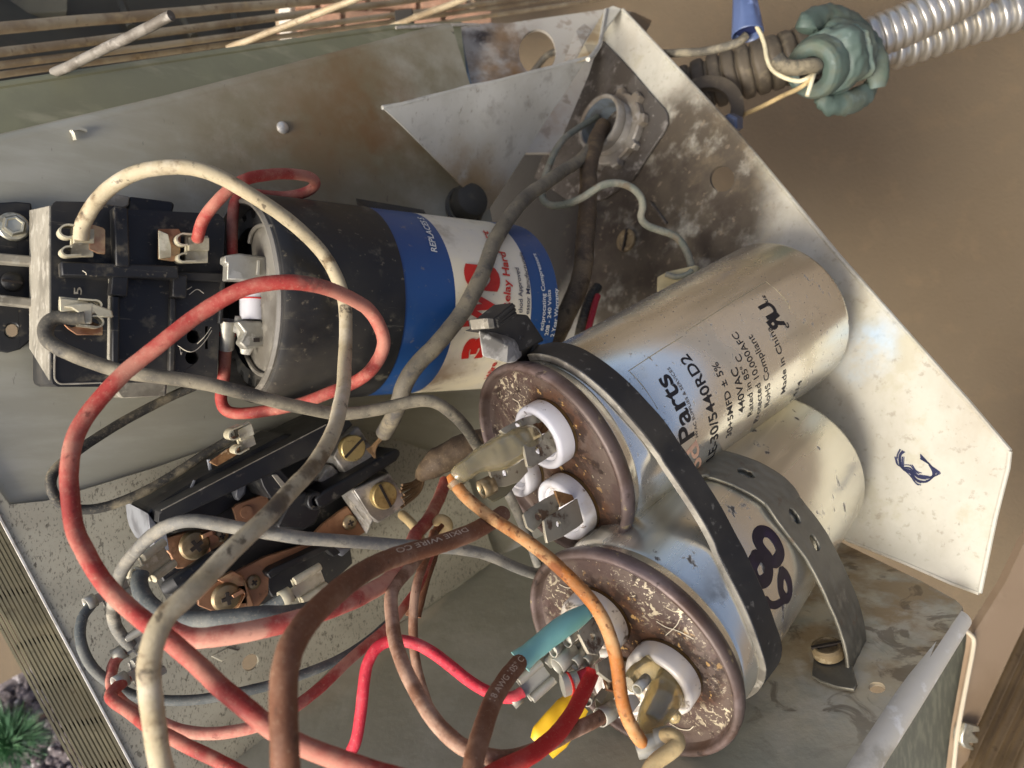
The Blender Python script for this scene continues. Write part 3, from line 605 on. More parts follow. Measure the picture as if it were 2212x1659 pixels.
TA, canA, posA = capacitor('run_capacitor', CA, 27.5, 'printed silver run capacitor lying on top of the other can', M['alu'], cA, M['ceramic'], lid_mat('brown_lid', [on_lid(1200, 925, CA), on_lid(1250, 1080, CA)], [(on_lid(1110, 850, CA), 2, 15), (on_lid(1090, 960, CA), 1, 9)]))
TB, canB, posB = capacitor('run_capacitor', CB, 29, 'lower silver run capacitor with purple handwritten 89', M['alu_old'], cB, M['ceramic_old'], lid_mat('brown_lid_worn', [on_lid(1310, 1330, CB), on_lid(1460, 1440, CB)], [(on_lid(1430, 1300, CB), 3, 20), (on_lid(1540, 1530, CB), 2, 14), (on_lid(1220, 1300, CB), 1, 12)]))
# blades
def poly(vd, fn): return [P(*fn(x, y), d) for x, y, d in vd]
def blade(T, fn, pts, hole=None, m='blade', th=.8, name='spade_blade'):
    o = poly(pts, fn); pl = Pl((o[1] - o[0]).cross(o[2] - o[0]), 0)
    n = V((0, 0, 0))
    for i in range(len(o)): n += o[i].cross(o[(i + 1) % len(o)])
    n.normalize(); c = sum(o, V((0, 0, 0))) / len(o); n = n if n.dot(-c) > 0 else -n
    pl = Pl(n, n.dot(c)); o = [on_pl(*fn(x, y), c, n) for x, y, d in pts]
    hs = []
    if hole:
        hc = on_pl(*fn(hole[0], hole[1]), c, n); a = perp(n); b = n.cross(a); hs = [[hc + (a * cos(i * pi / 8) + b * sin(i * pi / 8)) * hole[2] for i in range(16)]]
    mb = MB(); mb.plate(o, n * -th, hs); link(name, mb, M[m], T, 30, .12)
dA = lambda s: s
blade(TA, z3, [(1000, 470, 177), (1150, 408, 181), (1210, 480, 182), (1140, 560, 181), (1020, 605, 177)], m='rust', name='bracket')
blade(TA, z3, [(628, 535, 172), (700, 490, 172.5), (880, 400, 176), (1010, 362, 179), (1130, 385, 181), (1150, 412, 181), (980, 492, 176), (900, 522, 174.5), (800, 588, 172), (690, 572, 171.5)], (835, 478, .85))
blade(TA, z3, [(892, 705, 171), (920, 688, 171.5), (1100, 590, 176), (1222, 500, 179.5), (1256, 560, 179.5), (1292, 700, 179.5), (1288, 740, 179), (1120, 860, 173.5), (990, 940, 169.5), (935, 930, 169)], (1052, 752, .95))
blade(TA, z3, [(1232, 1190, 178), (1420, 1240, 181), (1444, 1290, 181), (1290, 1375, 178)], m='rust', name='bracket')
blade(TA, z3, [(888, 1450, 172), (950, 1388, 172.6), (1120, 1282, 176), (1222, 1228, 179), (1286, 1330, 178.6), (1272, 1404, 178), (1110, 1520, 173.4), (1000, 1642, 170.4), (930, 1592, 170.4)], (1048, 1478, .9))
blade(TA, z3, [(1113, 1520, 170.6), (1150, 1490, 171), (1400, 1330, 177.6), (1476, 1280, 179.6), (1544, 1540, 178.6), (1482, 1592, 177.6), (1310, 1700, 172.6), (1150, 1765, 168.8), (1126, 1640, 169.4)], (1270, 1556, .75))
blade(TA, z3, [(524, 985, 184), (560, 955, 184), (740, 900, 188), (900, 860, 192), (940, 985, 191), (840, 1100, 189), (700, 1150, 186), (560, 1155, 183)], (688, 1005, .9))
blade(TB, z4, [(850, 485, 163), (870, 440, 163.4), (980, 330, 168), (1060, 400, 168), (1075, 560, 167), (1010, 662, 163), (940, 655, 161.5), (905, 600, 161.6)], (970, 505, .8))
blade(TB, z4, [(1010, 740, 160), (1130, 660, 166), (1230, 760, 166), (1260, 830, 165), (1130, 900, 160), (1020, 820, 159)])
blade(TB, z4, [(1070, 870, 163), (1230, 760, 167), (1290, 900, 166), (1180, 990, 162), (1100, 970, 161)], m='rust', name='bracket')
blade(TB, z4, [(1190, 1120, 160), (1290, 1010, 165), (1340, 1010, 165), (1390, 1080, 164), (1320, 1170, 161), (1230, 1185, 159)], m='ceramic', name='white_tab')
# print on the upper can
pm = MB(); pg = MB(); po = MB()
cyl_text(pm, CA, 'Parts', (1500, 941), (1441, 806), 37, .018)
cyl_text(po, CA, 'od', (1513, 1010), (1503, 950), 34, .018)
cyl_text(pg, CA, 'HVAC SUPPLIES & SERVICES', (1508, 943), (1446, 793), 6.5, .006)
cyl_text(pm, CA, 'LE-30/5440RD2', (1541, 986), (1484, 764), 21, .016)
cyl_text(pm, CA, '30+5MFD \u00b1 5%', (1579, 940), (1549, 781), 14, .006)
cyl_text(pm, CA, '440VAC', (1608, 888), (1591, 792), 15, .010)
cyl_text(pm, CA, 'Rated in 85\u00b0 C', (1625, 894), (1598, 764), 13, .004)
cyl_text(pm, CA, 'Protected 10,000AFC', (1637, 908), (1590, 716), 13, .004)
cyl_text(pm, CA, 'RoHS Compliant', (1661, 874), (1624, 722), 13, .004)
cyl_text(pm, CA, 'Made in China', (1696, 846), (1664, 704), 12, .004)
cyl_text(pm, CA, '1414', (1713, 862), (1733, 820), 10, .004)
cyl_text(pm, CA, 'c', (1706, 706), (1700, 696), 11, .02)
cyl_text(pm, CA, 'R', (1698, 704), (1678, 676), 30, .035, mirror=True)
cyl_text(pm, CA, 'U', (1682, 678), (1660, 650), 26, .035)
cyl_text(pm, CA, 'us', (1660, 653), (1652, 638), 9, .01)
cyl_text(pm, CA, '\u00ae', (1654, 664), (1651, 659), 6, .0)
link('black_print', pm, M['ink'], canA, 0); link('small_print', pg, M['ink_gray'], canA, 0); link('orange_print', po, M['ink_orange'], canA, 0)
# clear label edges
def cyl_path(cyl, uv, dr=.05, n=4): return spline([cyl.hit(u, v, dr) for u, v in uv], n)
def stroke(mb, cyl, uv, w, dr=.08, n=5):
    pts = spline([cyl.hit(u, v, dr) for u, v in uv], n)
    for i in range(len(pts)):
        pts[i] = pts[i]
    def nrm(i): q = pts[i] - cyl.a; q = q - cyl.ax * q.dot(cyl.ax); return q.normalized()
    def wd(i):
        tg = (pts[min(i + 1, len(pts) - 1)] - pts[max(i - 1, 0)]).normalized(); return tg.cross(nrm(i))
    mb.ribbon(pts, wd, w, .04, nrm)
    for k in (0, len(pts) - 1):
        c = pts[k]; nn = nrm(k); a = perp(nn); b = nn.cross(a); mb.add([c + nn * .04 + (a * cos(q * pi / 8) + b * sin(q * pi / 8)) * w / 2 for q in range(16)], [tuple(range(16))])
mb = MB(); stroke(mb, CA, [t(1, 1, 1860, 745), t(1, 1, 2050, 620), t(1, 1, 2212, 520)], .16)
stroke(mb, CA, [t(1, 1, 1870, 750), t(1, 1, 1960, 850), t(1, 1, 2050, 990)], .14)
stroke(mb, CA, [t(1, 2, 20, 490), t(1, 2, 330, 290), t(1, 2, 540, 165)], .14); stroke(mb, CA, [t(1, 2, 540, 165), t(1, 2, 640, 250), t(1, 2, 700, 340)], .12)
link('label_outline', mb, mat('label_edge', (150, 140, 112), .5), canA, 0)
mb = MB(); hw = lambda *q: [t(2, 2, x, y) for x, y in q]
stroke(mb, CB, hw((482, 282), (452, 350), (470, 420), (505, 455), (548, 430), (560, 370), (548, 320), (572, 318), (606, 320), (634, 262), (606, 186), (556, 132), (506, 128), (486, 176), (512, 236), (560, 296), (552, 322), (510, 290), (478, 284)), 3.1)
stroke(mb, CB, hw((648, 384), (636, 440), (640, 516), (670, 562), (694, 536), (692, 458), (668, 404), (644, 388)), 2.5); stroke(mb, CB, hw((676, 560), (640, 584), (600, 604), (566, 596), (548, 572)), 1.9)
link('handwriting', mb, M['marker'], canB, 0)
# blue marker scrawl on the white sheet
mb = MB()
for k in range(26):
    of = (k - 12.5) * 3.6 + random.uniform(-3, 3); uv = [(1425 + of, 1235 + k * 2), (1402 + of * .8, 1300), (1415 + of * .5, 1370 + of * .4), (1475, 1385 + of * .9), (1520, 1440 + of), (1590 - of * .2, 1450 + of * .8), (1640 - of * .9, 1410), (1600 - of * .6, 1350 - of * .5), (1540, 1300 - of)]
    if k < 8 or k > 17: uv = uv[1 + k % 3:5 + k % 4]
    pts = spline([PS.at(*t(1, 2, *q), .08) for q in uv], 5)
    for seg in range(0, len(pts) - 4, 6):
        if random.random() < .45: continue
        sp_ = pts[seg:seg + 6 + (1 if seg + 7 < len(pts) else 0)]
        mb.ribbon(sp_, lambda i: V((.6, .3, .7)).cross(V((0, 0, 1))).normalized() if False else (sp_[min(i + 1, len(sp_) - 1)] - sp_[max(i - 1, 0)]).normalized().cross(PS.n), .2 + random.random() * .28, .03, lambda i: PS.n)
link('marker_scrawl', mb, mat('blue_marker', (40, 44, 74), .8), box, 0)

# ================================================================== START CAPACITOR WITH STRIPED LABEL
H = thing('start_capacitor', HA.a, 'black hard start capacitor with blue and white striped label', 'capacitor')
M['blackp'] = mat('black_plastic', (23, 23, 22), .5, 0, [dict(c=(140, 130, 106), s=160, lo=.56, hi=.72, a=.4, r=.85, d=8), dict(c=(130, 122, 104), s=60, lo=.645, hi=.68, a=.3, r=.9, st=((1, 14, 1), (0, 0, .6))), dict(c=(40, 38, 33), s=50, lo=.42, hi=.62, a=.8, r=.7), dict(c=(120, 110, 90), s=500, lo=.64, hi=.70, a=.5, r=.8, d=4), dict(c=(66, 60, 48), s=24, lo=.52, hi=.7, a=.5, r=.8)], bump=(500, .2, .12))
M['blue'] = mat('blue_label', (24, 66, 116), .42, 0, [dict(c=(32, 72, 118), s=40, lo=.42, hi=.62, a=.6), dict(c=(66, 88, 120), s=60, lo=.55, hi=.7, a=.5, r=.7), dict(c=(130, 120, 100), s=400, lo=.64, hi=.71, a=.4, d=4)])
M['cream'] = mat('cream_label', (222, 210, 178), .5, 0, [dict(c=(206, 198, 182), s=40, lo=.42, hi=.62, a=.6), dict(c=(150, 132, 100), s=70, lo=.54, hi=.68, a=.55, r=.7), dict(c=(110, 96, 74), s=500, lo=.64, hi=.72, a=.5, d=4), dict(c=(120, 90, 54), s=40, lo=.4, hi=.6, a=.8, spot=(HA.hit(900, 835), 6, 22), ws=60)])
L = HA.L; R = HA.r; sb = [HA.sp(872, 622)[0], HA.sp(980, 590)[0], HA.sp(1140, 583)[0]]
mb = MB(); mb.lathe(HA.a, HA.ax, [(2.5, R - 3.2), (.6, R - 3), (0, R - 1.8), (.3, R - .6), (1.2, R - .1), (4, R), (sb[0] + .5, R), (sb[0] + .6, R - .3)], 96); link('black_sleeve', mb, M['blackp'], H, 40)
def bandm(a, b, m, name, close=False):
    mb = MB(); pr = [(a + (b - a) * i / 6, R - .22) for i in range(7)]
    if close: pr += [(b + .6, R - .9), (b + .9, R - 2.5), (b + .9, 0)]
    mb.lathe(HA.a, HA.ax, pr, 96); return link(name, mb, m, H, 40)
b1 = bandm(sb[0] + .4, sb[1], M['blue'], 'blue_band'); b2 = bandm(sb[1], sb[2], M['cream'], 'cream_band'); b3 = bandm(sb[2], L - 1.5, M['blue'], 'blue_band', True)
M['red_ink'] = mat('red_ink', (186, 34, 24), .45, 0, [dict(c=(150, 40, 30), s=200, lo=.5, hi=.65, a=.5)]); M['white_ink'] = mat('white_ink', (214, 212, 200), .5); M['navy_ink'] = mat('navy_ink', (24, 36, 66), .5)
q5 = lambda x, y: z5(x, y)
rt = MB(); wt = MB(); nt_ = MB(); wb = MB()
cyl_text(wb, HA, 'REPLACES S', q5(556, 462), q5(446, 196), 13.5, .016)
cyl_text(rt, HA, '3', q5(897, 1282), q5(940, 1118), 42, .075); cyl_text(rt, HA, 'W', q5(962, 1092), q5(1024, 800), 62, .045); cyl_text(rt, HA, 'S', q5(1026, 772), q5(998, 562), 62, .075)
cyl_text(rt, HA, 'Wire', q5(965, 1440), q5(1020, 1315), 13, .02); cyl_text(rt, HA, 'Relay Hard', q5(1115, 910), q5(1082, 462), 15, .022); cyl_text(rt, HA, 'rt', q5(972, 360), q5(946, 296), 15, .022)
cyl_text(nt_, HA, 'thod Approved', q5(1216, 935), q5(1187, 582), 8.5, .014); cyl_text(nt_, HA, 'essor Manufacturers', q5(1268, 945), q5(1217, 462), 8.5, .014)
cyl_text(wt, HA, 'eciprocating Compressors', q5(1378, 1070), q5(1320, 472), 8, .012); cyl_text(wt, HA, '208 - 240 Volts', q5(1416, 1108), q5(1436, 754), 7.5, .012); cyl_text(wt, HA, '2 Year Warranty', q5(1462, 1118), q5(1491, 742), 7.5, .012)
for m_, k_, p_, nme in ((rt, 'red_ink', b2, 'red_print'), (nt_, 'navy_ink', b2, 'navy_print'), (wt, 'white_ink', b3, 'white_print'), (wb, 'white_ink', b1, 'white_print')): link(nme, m_, M[k_], p_, 0)
# open end: grey ring, recessed disc, toothed cavity
M['gray_p'] = mat('grey_moulding', (118, 114, 104), .5, .1, [dict(c=(84, 78, 66), s=60, lo=.42, hi=.62, a=.7), dict(c=(140, 134, 120), s=200, lo=.55, hi=.66, a=.5)], bump=(300, .2, .15))
mb = MB(); mb.lathe(HA.a, HA.ax, [(2, R - 1.7), (-.5, R - 1.5), (-1.3, R - 2.1), (-1.2, R - 2.9), (.6, R - 3.2), (4.0, R - 3.6)], 96); link('end_ring', mb, M['gray_p'], H, 40)
mb = MB(); mb.lathe(HA.a, HA.ax, [(3.0, R - 3.2), (3.4, R - 6.4), (2.2, R - 6.6), (2.2, R - 9), (5, R - 9.2)], 192, mod=lambda th, j: (1.09 if int(th * 22 / pi) % 2 else 1) if j in (1, 2) else 1); link('toothed_ring', mb, M['blackp'], H, 20)
mb = MB(); mb.lathe(HA.a, HA.ax, [(5.5, R - 3), (5.5, 0)], 48); link('end_disc', mb, mat('dark_cavity', (22, 21, 19), .7), H)
eo = HA.a + HA.ax * .6
mb = MB(); mb.plate([on_pl(*z2(*q), eo, HA.ax) for q in ((1990, 250), (2050, 330), (2095, 480), (2122, 660), (2128, 950), (2105, 1180), (2065, 1350), (2030, 1442), (1985, 1448), (1925, 1400), (1878, 1310), (1858, 1250), (1880, 1150), (1900, 900), (1896, 600), (1880, 420), (1895, 350), (1950, 320))], HA.ax * 1.2); link('face_plate', mb, M['gray_p'], H, 30, .3)
mb = MB(); mb.tube(spline([on_pl(*z2(*q), eo - HA.ax * .6, HA.ax) for q in ((1838, 1262), (1868, 1330), (1910, 1400), (1965, 1440), (2022, 1446))], 4), .7, 8); link('face_rim', mb, M['gray_p'], H)
mb = MB(); mb.tube(spline([on_pl(*z2(*q), eo - HA.ax * .6, HA.ax) for q in ((2040, 330), (1990, 318), (1930, 330), (1890, 380), (1872, 450))], 4), .6, 8); link('face_rim', mb, M['gray_p'], H)
# mounting clips of the relay cap
mb = MB(); mb.plate([P(*z5(x, y), d) for x, y, d in ((-70, 70, 236), (110, 100, 240), (470, 160, 247), (472, 196, 246), (440, 205, 245), (100, 180, 238), (-60, 100, 233))], V((-.3, .6, -.7)) * 3); link('clip_ear', mb, M['blackp'], H, 30, .5)
# terminals in the open end
M['tin'] = mat('tin_terminal', (166, 162, 148), .42, .5, [dict(c=(132, 128, 114), s=100, lo=.42, hi=.6, a=.7, r=.55), dict(c=(206, 202, 188), s=200, lo=.55, hi=.64, a=.6)], bump=(300, .25, .15))
M['dustmetal'] = mat('dusty_terminal', (190, 182, 154), .6, .35, [dict(c=(150, 140, 112), s=120, lo=.45, hi=.62, a=.7), dict(c=(222, 216, 190), s=260, lo=.55, hi=.66, a=.6)], bump=(300, .35, .2))
PH = Pl(-HA.ax, (-HA.ax).dot(HA.a))
def hp(x, y, h=0): return PB.at(*z2(x, y), 62 + h)
mb = MB(); mb.plate([PB.at(*z2(*q), 44) for q in ((1690, 545), (1800, 528), (2070, 565), (2080, 600), (2060, 740), (1705, 730), (1712, 610), (1688, 600))], PB.n * -4)
link('grey_cover', mb, M['tin'], H, 20, .5)
for x in (1945, 2025):
    mb = MB(); mb.tube([PB.at(*z2(x, 585), 44.4), PB.at(*z2(x - 8, 690), 44.4)], .5, 6); link('pressed_rib', mb, M['tin'], H)
mb = MB(); mb.tube([PB.at(*z2(1905, 750), 36), PB.at(*z2(1905, 1030), 36)], [3.7, 3.8, 3.8, 3.2, 3.4, 3.6], 16); link('resistor_body', mb, M['ceramic'], H)
mb = MB(); mb.tube([PB.at(*z2(1905, 868), 36), PB.at(*z2(1905, 878), 36)], 3.95, 16); link('resistor_band', mb, M['red_ink'], H)
mb = MB(); mb.plate([PB.at(*z2(*q), 40) for q in ((1780, 1040), (1960, 1035), (2035, 1090), (2030, 1225), (1850, 1250), (1800, 1200), (1840, 1120))], PB.n * -4); link('lower_terminal', mb, M['tin'], H, 20, .5)
mb = MB(); mb.plate([PB.at(*z2(*q), 40.3) for q in ((1905, 1165), (1950, 1165), (1950, 1195), (1905, 1195))], PB.n * -.8); link('dark_slot', mb, M['slot'], H, 0)

# ================================================================== RELAY
RE = thing('start_relay', PB.at(160, 640), 'black start relay marked 5 with copper spade tabs', 'relay')
M['dustplastic'] = mat('dust_coated_plastic', (138, 132, 116), .75, 0, [dict(c=(96, 90, 76), s=90, lo=.45, hi=.62, a=.7), dict(c=(170, 164, 148), s=300, lo=.52, hi=.64, a=.6), dict(c=(60, 56, 48), s=420, lo=.62, hi=.69, a=.6)], bump=(500, .4, .2))
M['copper'] = mat('copper_tab', (176, 130, 96), .42, .75, [dict(c=(206, 176, 128), s=110, lo=.45, hi=.6, a=.8, r=.5), dict(c=(120, 72, 44), s=160, lo=.52, hi=.64, a=.7), dict(c=(150, 120, 84), s=50, lo=.5, hi=.66, a=.5, m=.2, r=.7)], bump=(300, .3, .15))
HF = 35
def rp(x, y, h=HF): return PB.at(*z2(x, y), h)
out = [(400, 152), (420, 138), (640, 142), (800, 170), (930, 182), (960, 200), (1290, 214), (1640, 232), (1672, 262), (1690, 310), (1672, 700), (1650, 1060), (1628, 1480), (1250, 1500), (940, 1500), (760, 1500), (745, 1532), (440, 1532), (398, 1510), (386, 1470), (384, 185)]
mb = MB(); mb.plate([rp(*q) for q in out], PB.n * -(HF - 3), [[rp(*z) for z in [(1452 + 50 * cos(i * pi / 8), 1155 + 52 * sin(i * pi / 8)) for i in range(16)]], [rp(*z) for z in [(1442 + 52 * cos(i * pi / 8), 1310 + 52 * sin(i * pi / 8)) for i in range(16)]], [rp(*q) for q in ((1540, 1075), (1562, 1075), (1562, 1248), (1540, 1248))]])
link('housing', mb, M['blackp'], RE, 25, .5)
mb = MB(); lf = [rp(384, 172, HF - .6), rp(384, 1482, HF - .6)]; lf += [rp(236, 1245, 6), rp(236, 205, 6)]
sidev = (rp(384, 800) - rp(500, 800)).normalized() * .5
mb.plate([p + sidev for p in lf], -sidev * 1.2); link('dusty_lit_side', mb, M['dustplastic'], RE, 20, .2)  # black plastic: pale tone is dust plus painted-in bright light on this side
def rib(x0, y0, x1, y1, w, h0, h1, m='blackp', name='rib'):
    a, b = rp(x0, y0, h0), rp(x1, y1, h0); dr = (b - a); n = PB.n; sdv = dr.normalized().cross(n) * w / 2; c = (a + b) / 2 + n * (h1 - h0) / 2
    mb = MB(); mb.box(c, dr / 2, sdv, n * (h1 - h0) / 2); return link(name, mb, M[m], RE, 20, .35)
rib(435, 662, 1300, 690, 3.2, HF - .5, HF + 4.5); rib(1300, 708, 1676, 716, 2.2, HF - .5, HF + 2.2)
rib(872, 210, 884, 650, 3.0, HF - .5, HF + 5); rib(878, 690, 862, 860, 3.6, HF - .5, HF + 4); rib(845, 860, 842, 1490, 1.6, HF - .5, HF + 3.4); rib(1322, 700, 1316, 870, 3.4, HF - .5, HF + 3.4); rib(1283, 870, 1272, 1490, 1.4, HF - .5, HF + 1.8); rib(1664, 730, 1640, 1060, 1.0, HF - .5, HF + 1.2)
for x0, y0, x1, y1, w in ((828, 700, 818, 1330, 1.0), (1302, 690, 1270, 1410, .7), (440, 688, 1290, 712, .35), (834, 212, 850, 640, .7)):
    rib(x0, y0, x1, y1, w, HF - .3, HF + 1.2, 'dustplastic', 'dusty_edge')
# raised frame lines round the face
mb = MB(); mb.tube(spline([rp(*q, HF + .05) for q in ((412, 1270), (410, 1440), (418, 1480), (450, 1506), (520, 1508), (760, 1500))], 4), .22, 6); link('face_edge', mb, M['dustplastic'], RE)
mb = MB(); vs, fs, w_ = text_geo('5', .01)
o_ = rp(612, 842, HF + .05); ex = (rp(612, 790, HF) - rp(612, 842, HF)); ey = (rp(556, 842, HF) - rp(612, 842, HF)) * 1.5
vv = [o_ + ex * v.x * 1.1 + ey * v.y for v in vs]; mb.add(vv + [p + PB.n * .25 for p in vv], fs + [tuple(i + len(vv) for i in f) for f in fs]); link('raised_numeral', mb, M['dustplastic'], RE, 0)
# mounting foot on the left
mb = MB(); mb.plate([rp(*q, 3) for q in ((-260, 160), (-40, 150), (120, 140), (235, 150), (262, 400), (268, 900), (235, 1180), (150, 1250), (60, 1275), (-60, 1255), (-260, 1200))], PB.n * -2.6, [[rp(90 + 52 * cos(i * pi / 8), 1108 + 52 * sin(i * pi / 8), 3) for i in range(16)]]); link('mounting_foot', mb, M['blackp'], RE, 30, .4)
rib(-200, 570, 262, 606, 2.2, 2.8, 9, 'dustplastic'); rib(-200, 870, 262, 918, 2.2, 2.8, 9, 'dustplastic')
mb = MB(); mb.plate([rp(*q, 3.2) for q in ((-200, 610), (250, 640), (250, 860), (-200, 860))], PB.n * -.5); link('recess_floor', mb, mat('deep_black', (20, 20, 20), .6), RE, 0)
hexhead(rp(98, 332, 3.2), PB.n, 2.75, RE, M['zinc'], 'hex_screw', True, h=3.6)
mb = MB(); mb.lathe(rp(92, 742, 4), PB.n, [(0, 2.5), (.8, 2.4), (1.4, 1.6), (1.5, 0)], 32); so_ = link('dark_screw', mb, M['blackp'], RE)
mb = MB(); mb.box(rp(92, 742, 5.4), (rp(160, 752, 4) - rp(92, 742, 4))  .normalized() * 2.2, (rp(92, 800, 4) - rp(92, 742, 4)).normalized() * .28, PB.n * .4); link('screw_slot', mb, M['slot'], so_, 0)
# top and bottom ears
mb = MB(); mb.plate([rp(*q, 18) for q in ((850, 78), (975, 100), (968, 172), (930, 190), (700, 150))], PB.n * -14); link('side_ear', mb, M['dustplastic'], RE, 20, .4)
mb = MB(); mb.plate([rp(*q, 17.5) for q in ((975, 100), (1290, 140), (1312, 160), (1300, 205), (1290, 270), (960, 205), (968, 172))], PB.n * -14); link('side_ear', mb, M['blackp'], RE, 20, .5)
mb = MB(); mb.plate([rp(*q, 16) for q in ((820, 1480), (1260, 1480), (1250, 1600), (930, 1618), (880, 1580))], PB.n * -13); link('side_ear', mb, M['dustplastic'], RE, 20, .5)
# copper tabs
def tab(pts, h, m, name, th=.9): mb = MB(); mb.plate([rp(*q, h) for q in pts], PB.n * -th); return link(name, mb, M[m], RE, 20, .15)
tab(((672, 308), (770, 335), (790, 350), (790, 535), (735, 530), (668, 500)), HF + 5.5, 'copper', 'copper_tab')
tab(((1192, 345), (1345, 345), (1360, 380), (1350, 590), (1290, 590), (1190, 572)), HF + 3.2, 'copper', 'copper_tab')
tab(((1192, 355), (1262, 385), (1285, 470), (1284, 560), (1196, 568)), HF + 4.2, 'dustmetal', 'worn_plating', .7)
tab(((480, 1062), (540, 1085), (690, 1040), (772, 1075), (772, 1142), (580, 1142), (510, 1095)), HF + 4, 'copper', 'copper_tab')

# ================================================================== CONTACTOR
CT = thing('contactor', PB.at(600, 1120), 'black contactor with copper bars and brass lug screws', 'contactor')
def cp(x, y, h): return PB.at(*z1(x, y), h)
def cblock(name, pts, h1, h0, m, bev=.4): mb = MB(); mb.plate([cp(*q, h1) for q in pts], PB.n * -(h1 - h0)); return link(name, mb, M[m], CT, 25, bev)
M['bakelite'] = mat('black_bakelite', (20, 20, 20), .45, 0, [dict(c=(36, 35, 31), s=60, lo=.42, hi=.62, a=.8, r=.7), dict(c=(104, 98, 84), s=300, lo=.60, hi=.70, a=.55, r=.8), dict(c=(60, 56, 46), s=26, lo=.5, hi=.68, a=.5, r=.8)], bump=(400, .25, .15))
M['busbar'] = mat('dull_copper_bar', (150, 110, 80), .5, .45, [dict(c=(124, 88, 60), s=50, lo=.42, hi=.62, a=.8, r=.65), dict(c=(180, 140, 106), s=90, lo=.54, hi=.66, a=.6), dict(c=(90, 60, 36), s=260, lo=.58, hi=.67, a=.6, m=.1)], bump=(300, .25, .15))
M['brass'] = mat('brass_screw', (180, 158, 104), .42, .6, [dict(c=(142, 118, 70), s=160, lo=.45, hi=.6, a=.8, r=.6), dict(c=(206, 176, 112), s=110, lo=.54, hi=.64, a=.6), dict(c=(84, 62, 32), s=420, lo=.6, hi=.67, a=.7, m=.1)], bump=(600, .25, .12, ((1, .3, 1), (0, 0, .7))))
M['brass_gray'] = mat('tarnished_screw', (150, 132, 100), .38, .75, [dict(c=(104, 88, 62), s=120, lo=.45, hi=.6, a=.8), dict(c=(196, 182, 150), s=90, lo=.54, hi=.64, a=.6)], bump=(300, .25, .12))
M['lug'] = mat('aluminium_lug', (176, 172, 164), .5, .6, [dict(c=(126, 120, 108), s=140, lo=.45, hi=.6, a=.8, r=.65), dict(c=(206, 196, 176), s=260, lo=.54, hi=.64, a=.6), dict(c=(96, 76, 48), s=300, lo=.6, hi=.68, a=.8, m=.1)], bump=(500, .5, .25))
M['glosswhite'] = mat('pale_glossy_plastic', (128, 130, 132), .35, 0, [dict(c=(70, 70, 72), s=60, lo=.42, hi=.6, a=.8)])
cblock('base', ((130, 850), (480, 575), (1500, 130), (1700, 200), (1860, 420), (1930, 500), (1700, 1000), (1560, 1130), (1020, 1480), (560, 1580), (350, 1530), (120, 1100)), 14, 1, 'bakelite')
cblock('outer_wall', ((118, 800), (175, 745), (470, 556), (1150, 206), (1260, 220), (1340, 180), (1360, 230), (300, 770), (220, 850), (180, 890)), 27, 8, 'bakelite')
cblock('inner_wall', ((205, 795), (225, 772), (1450, 132), (1600, 60), (1660, 140), (1480, 310), (240, 880), (195, 880)), 34, 8, 'bakelite')
mb = MB(); mb.tube([cp(218, 780, 34.1), cp(700, 528, 34.1), cp(1455, 138, 34.1)], .18, 6); link('worn_edge', mb, M['dustplastic'], CT)
mb = MB(); mb.tube([cp(470, 556, 27.2), cp(445, 612, 27.2)], .4, 6); mb.tube([cp(575, 398, 24), cp(590, 482, 24)], .5, 6); link('plating_edge', mb, M['glosswhite'], CT)
cblock('side_post', ((118, 800), (190, 890), (250, 900), (280, 1080), (200, 1100), (150, 1010), (130, 930)), 30, 5, 'glosswhite', .8)
cblock('coil_face', ((780, 555), (870, 560), (855, 660), (800, 720), (770, 650)), 20, 10, 'glosswhite', 1.2)
cblock('dark_coil', ((230, 880), (700, 610), (780, 560), (930, 510), (950, 680), (760, 760), (560, 890), (300, 960)), 17, 8, 'bakelite', .8)
cblock('link_plate', ((758, 766), (790, 735), (1000, 655), (1035, 715), (905, 870), (860, 880), (790, 868)), 22, 20.6, 'busbar', .2)
mb = MB(); mb.lathe(cp(858, 792, 22), PB.n, [(0, 1.9), (.5, 1.8), (.6, 1.2), (.4, 0)], 24); link('rivet', mb, M['busbar'], CT)
cblock('cross_bar', ((942, 478), (1090, 440), (1205, 575), (1160, 640), (1050, 700), (1010, 640), (985, 600)), 33, 12, 'bakelite', .8)
cblock('cross_bar_face', ((1050, 515), (1085, 508), (1155, 585), (1130, 620)), 33.4, 32.8, 'dustplastic', .2)
cblock('notch_block', ((1460, 470), (1500, 440), (1560, 500), (1440, 580), (1400, 560)), 26, 10, 'lug', .5)
# copper bars
cblock('copper_bar', ((232, 990), (420, 940), (560, 920), (700, 960), (690, 1060), (560, 1150), (420, 1215), (335, 1222), (290, 1120), (250, 1080)), 20.5, 18.8, 'busbar', .3)
cblock('copper_bar', ((495, 1450), (620, 1330), (800, 1235), (1000, 1130), (1290, 1040), (1430, 890), (1560, 790), (1620, 750), (1755, 945), (1560, 1060), (1330, 1080), (1030, 1240), (1020, 1420), (910, 1560), (600, 1540), (500, 1500)), 20, 18.3, 'busbar', .3)
cblock('clamp_washer', ((640, 1305), (760, 1235), (840, 1280), (915, 1490), (870, 1555), (760, 1570), (850, 1410)), 22, 20.4, 'copper', .3)
cblock('clamp_washer', ((560, 935), (640, 975), (665, 1030), (590, 1100), (570, 1010)), 22, 20.8, 'copper', .3)
cblock('washer_tongue', ((748, 1418), (830, 1372), (850, 1395), (765, 1442)), 24.5, 22.5, 'copper', .2)
cblock('washer_tongue', ((520, 965), (600, 930), (615, 955), (530, 1000)), 24.5, 22.5, 'copper', .2)
phillips(cp(468, 1040, 22), PB.n, 4.1, CT, M['brass_gray'], .5); phillips(cp(704, 1432, 22), PB.n, 4.1, CT, M['brass_gray'], .15)
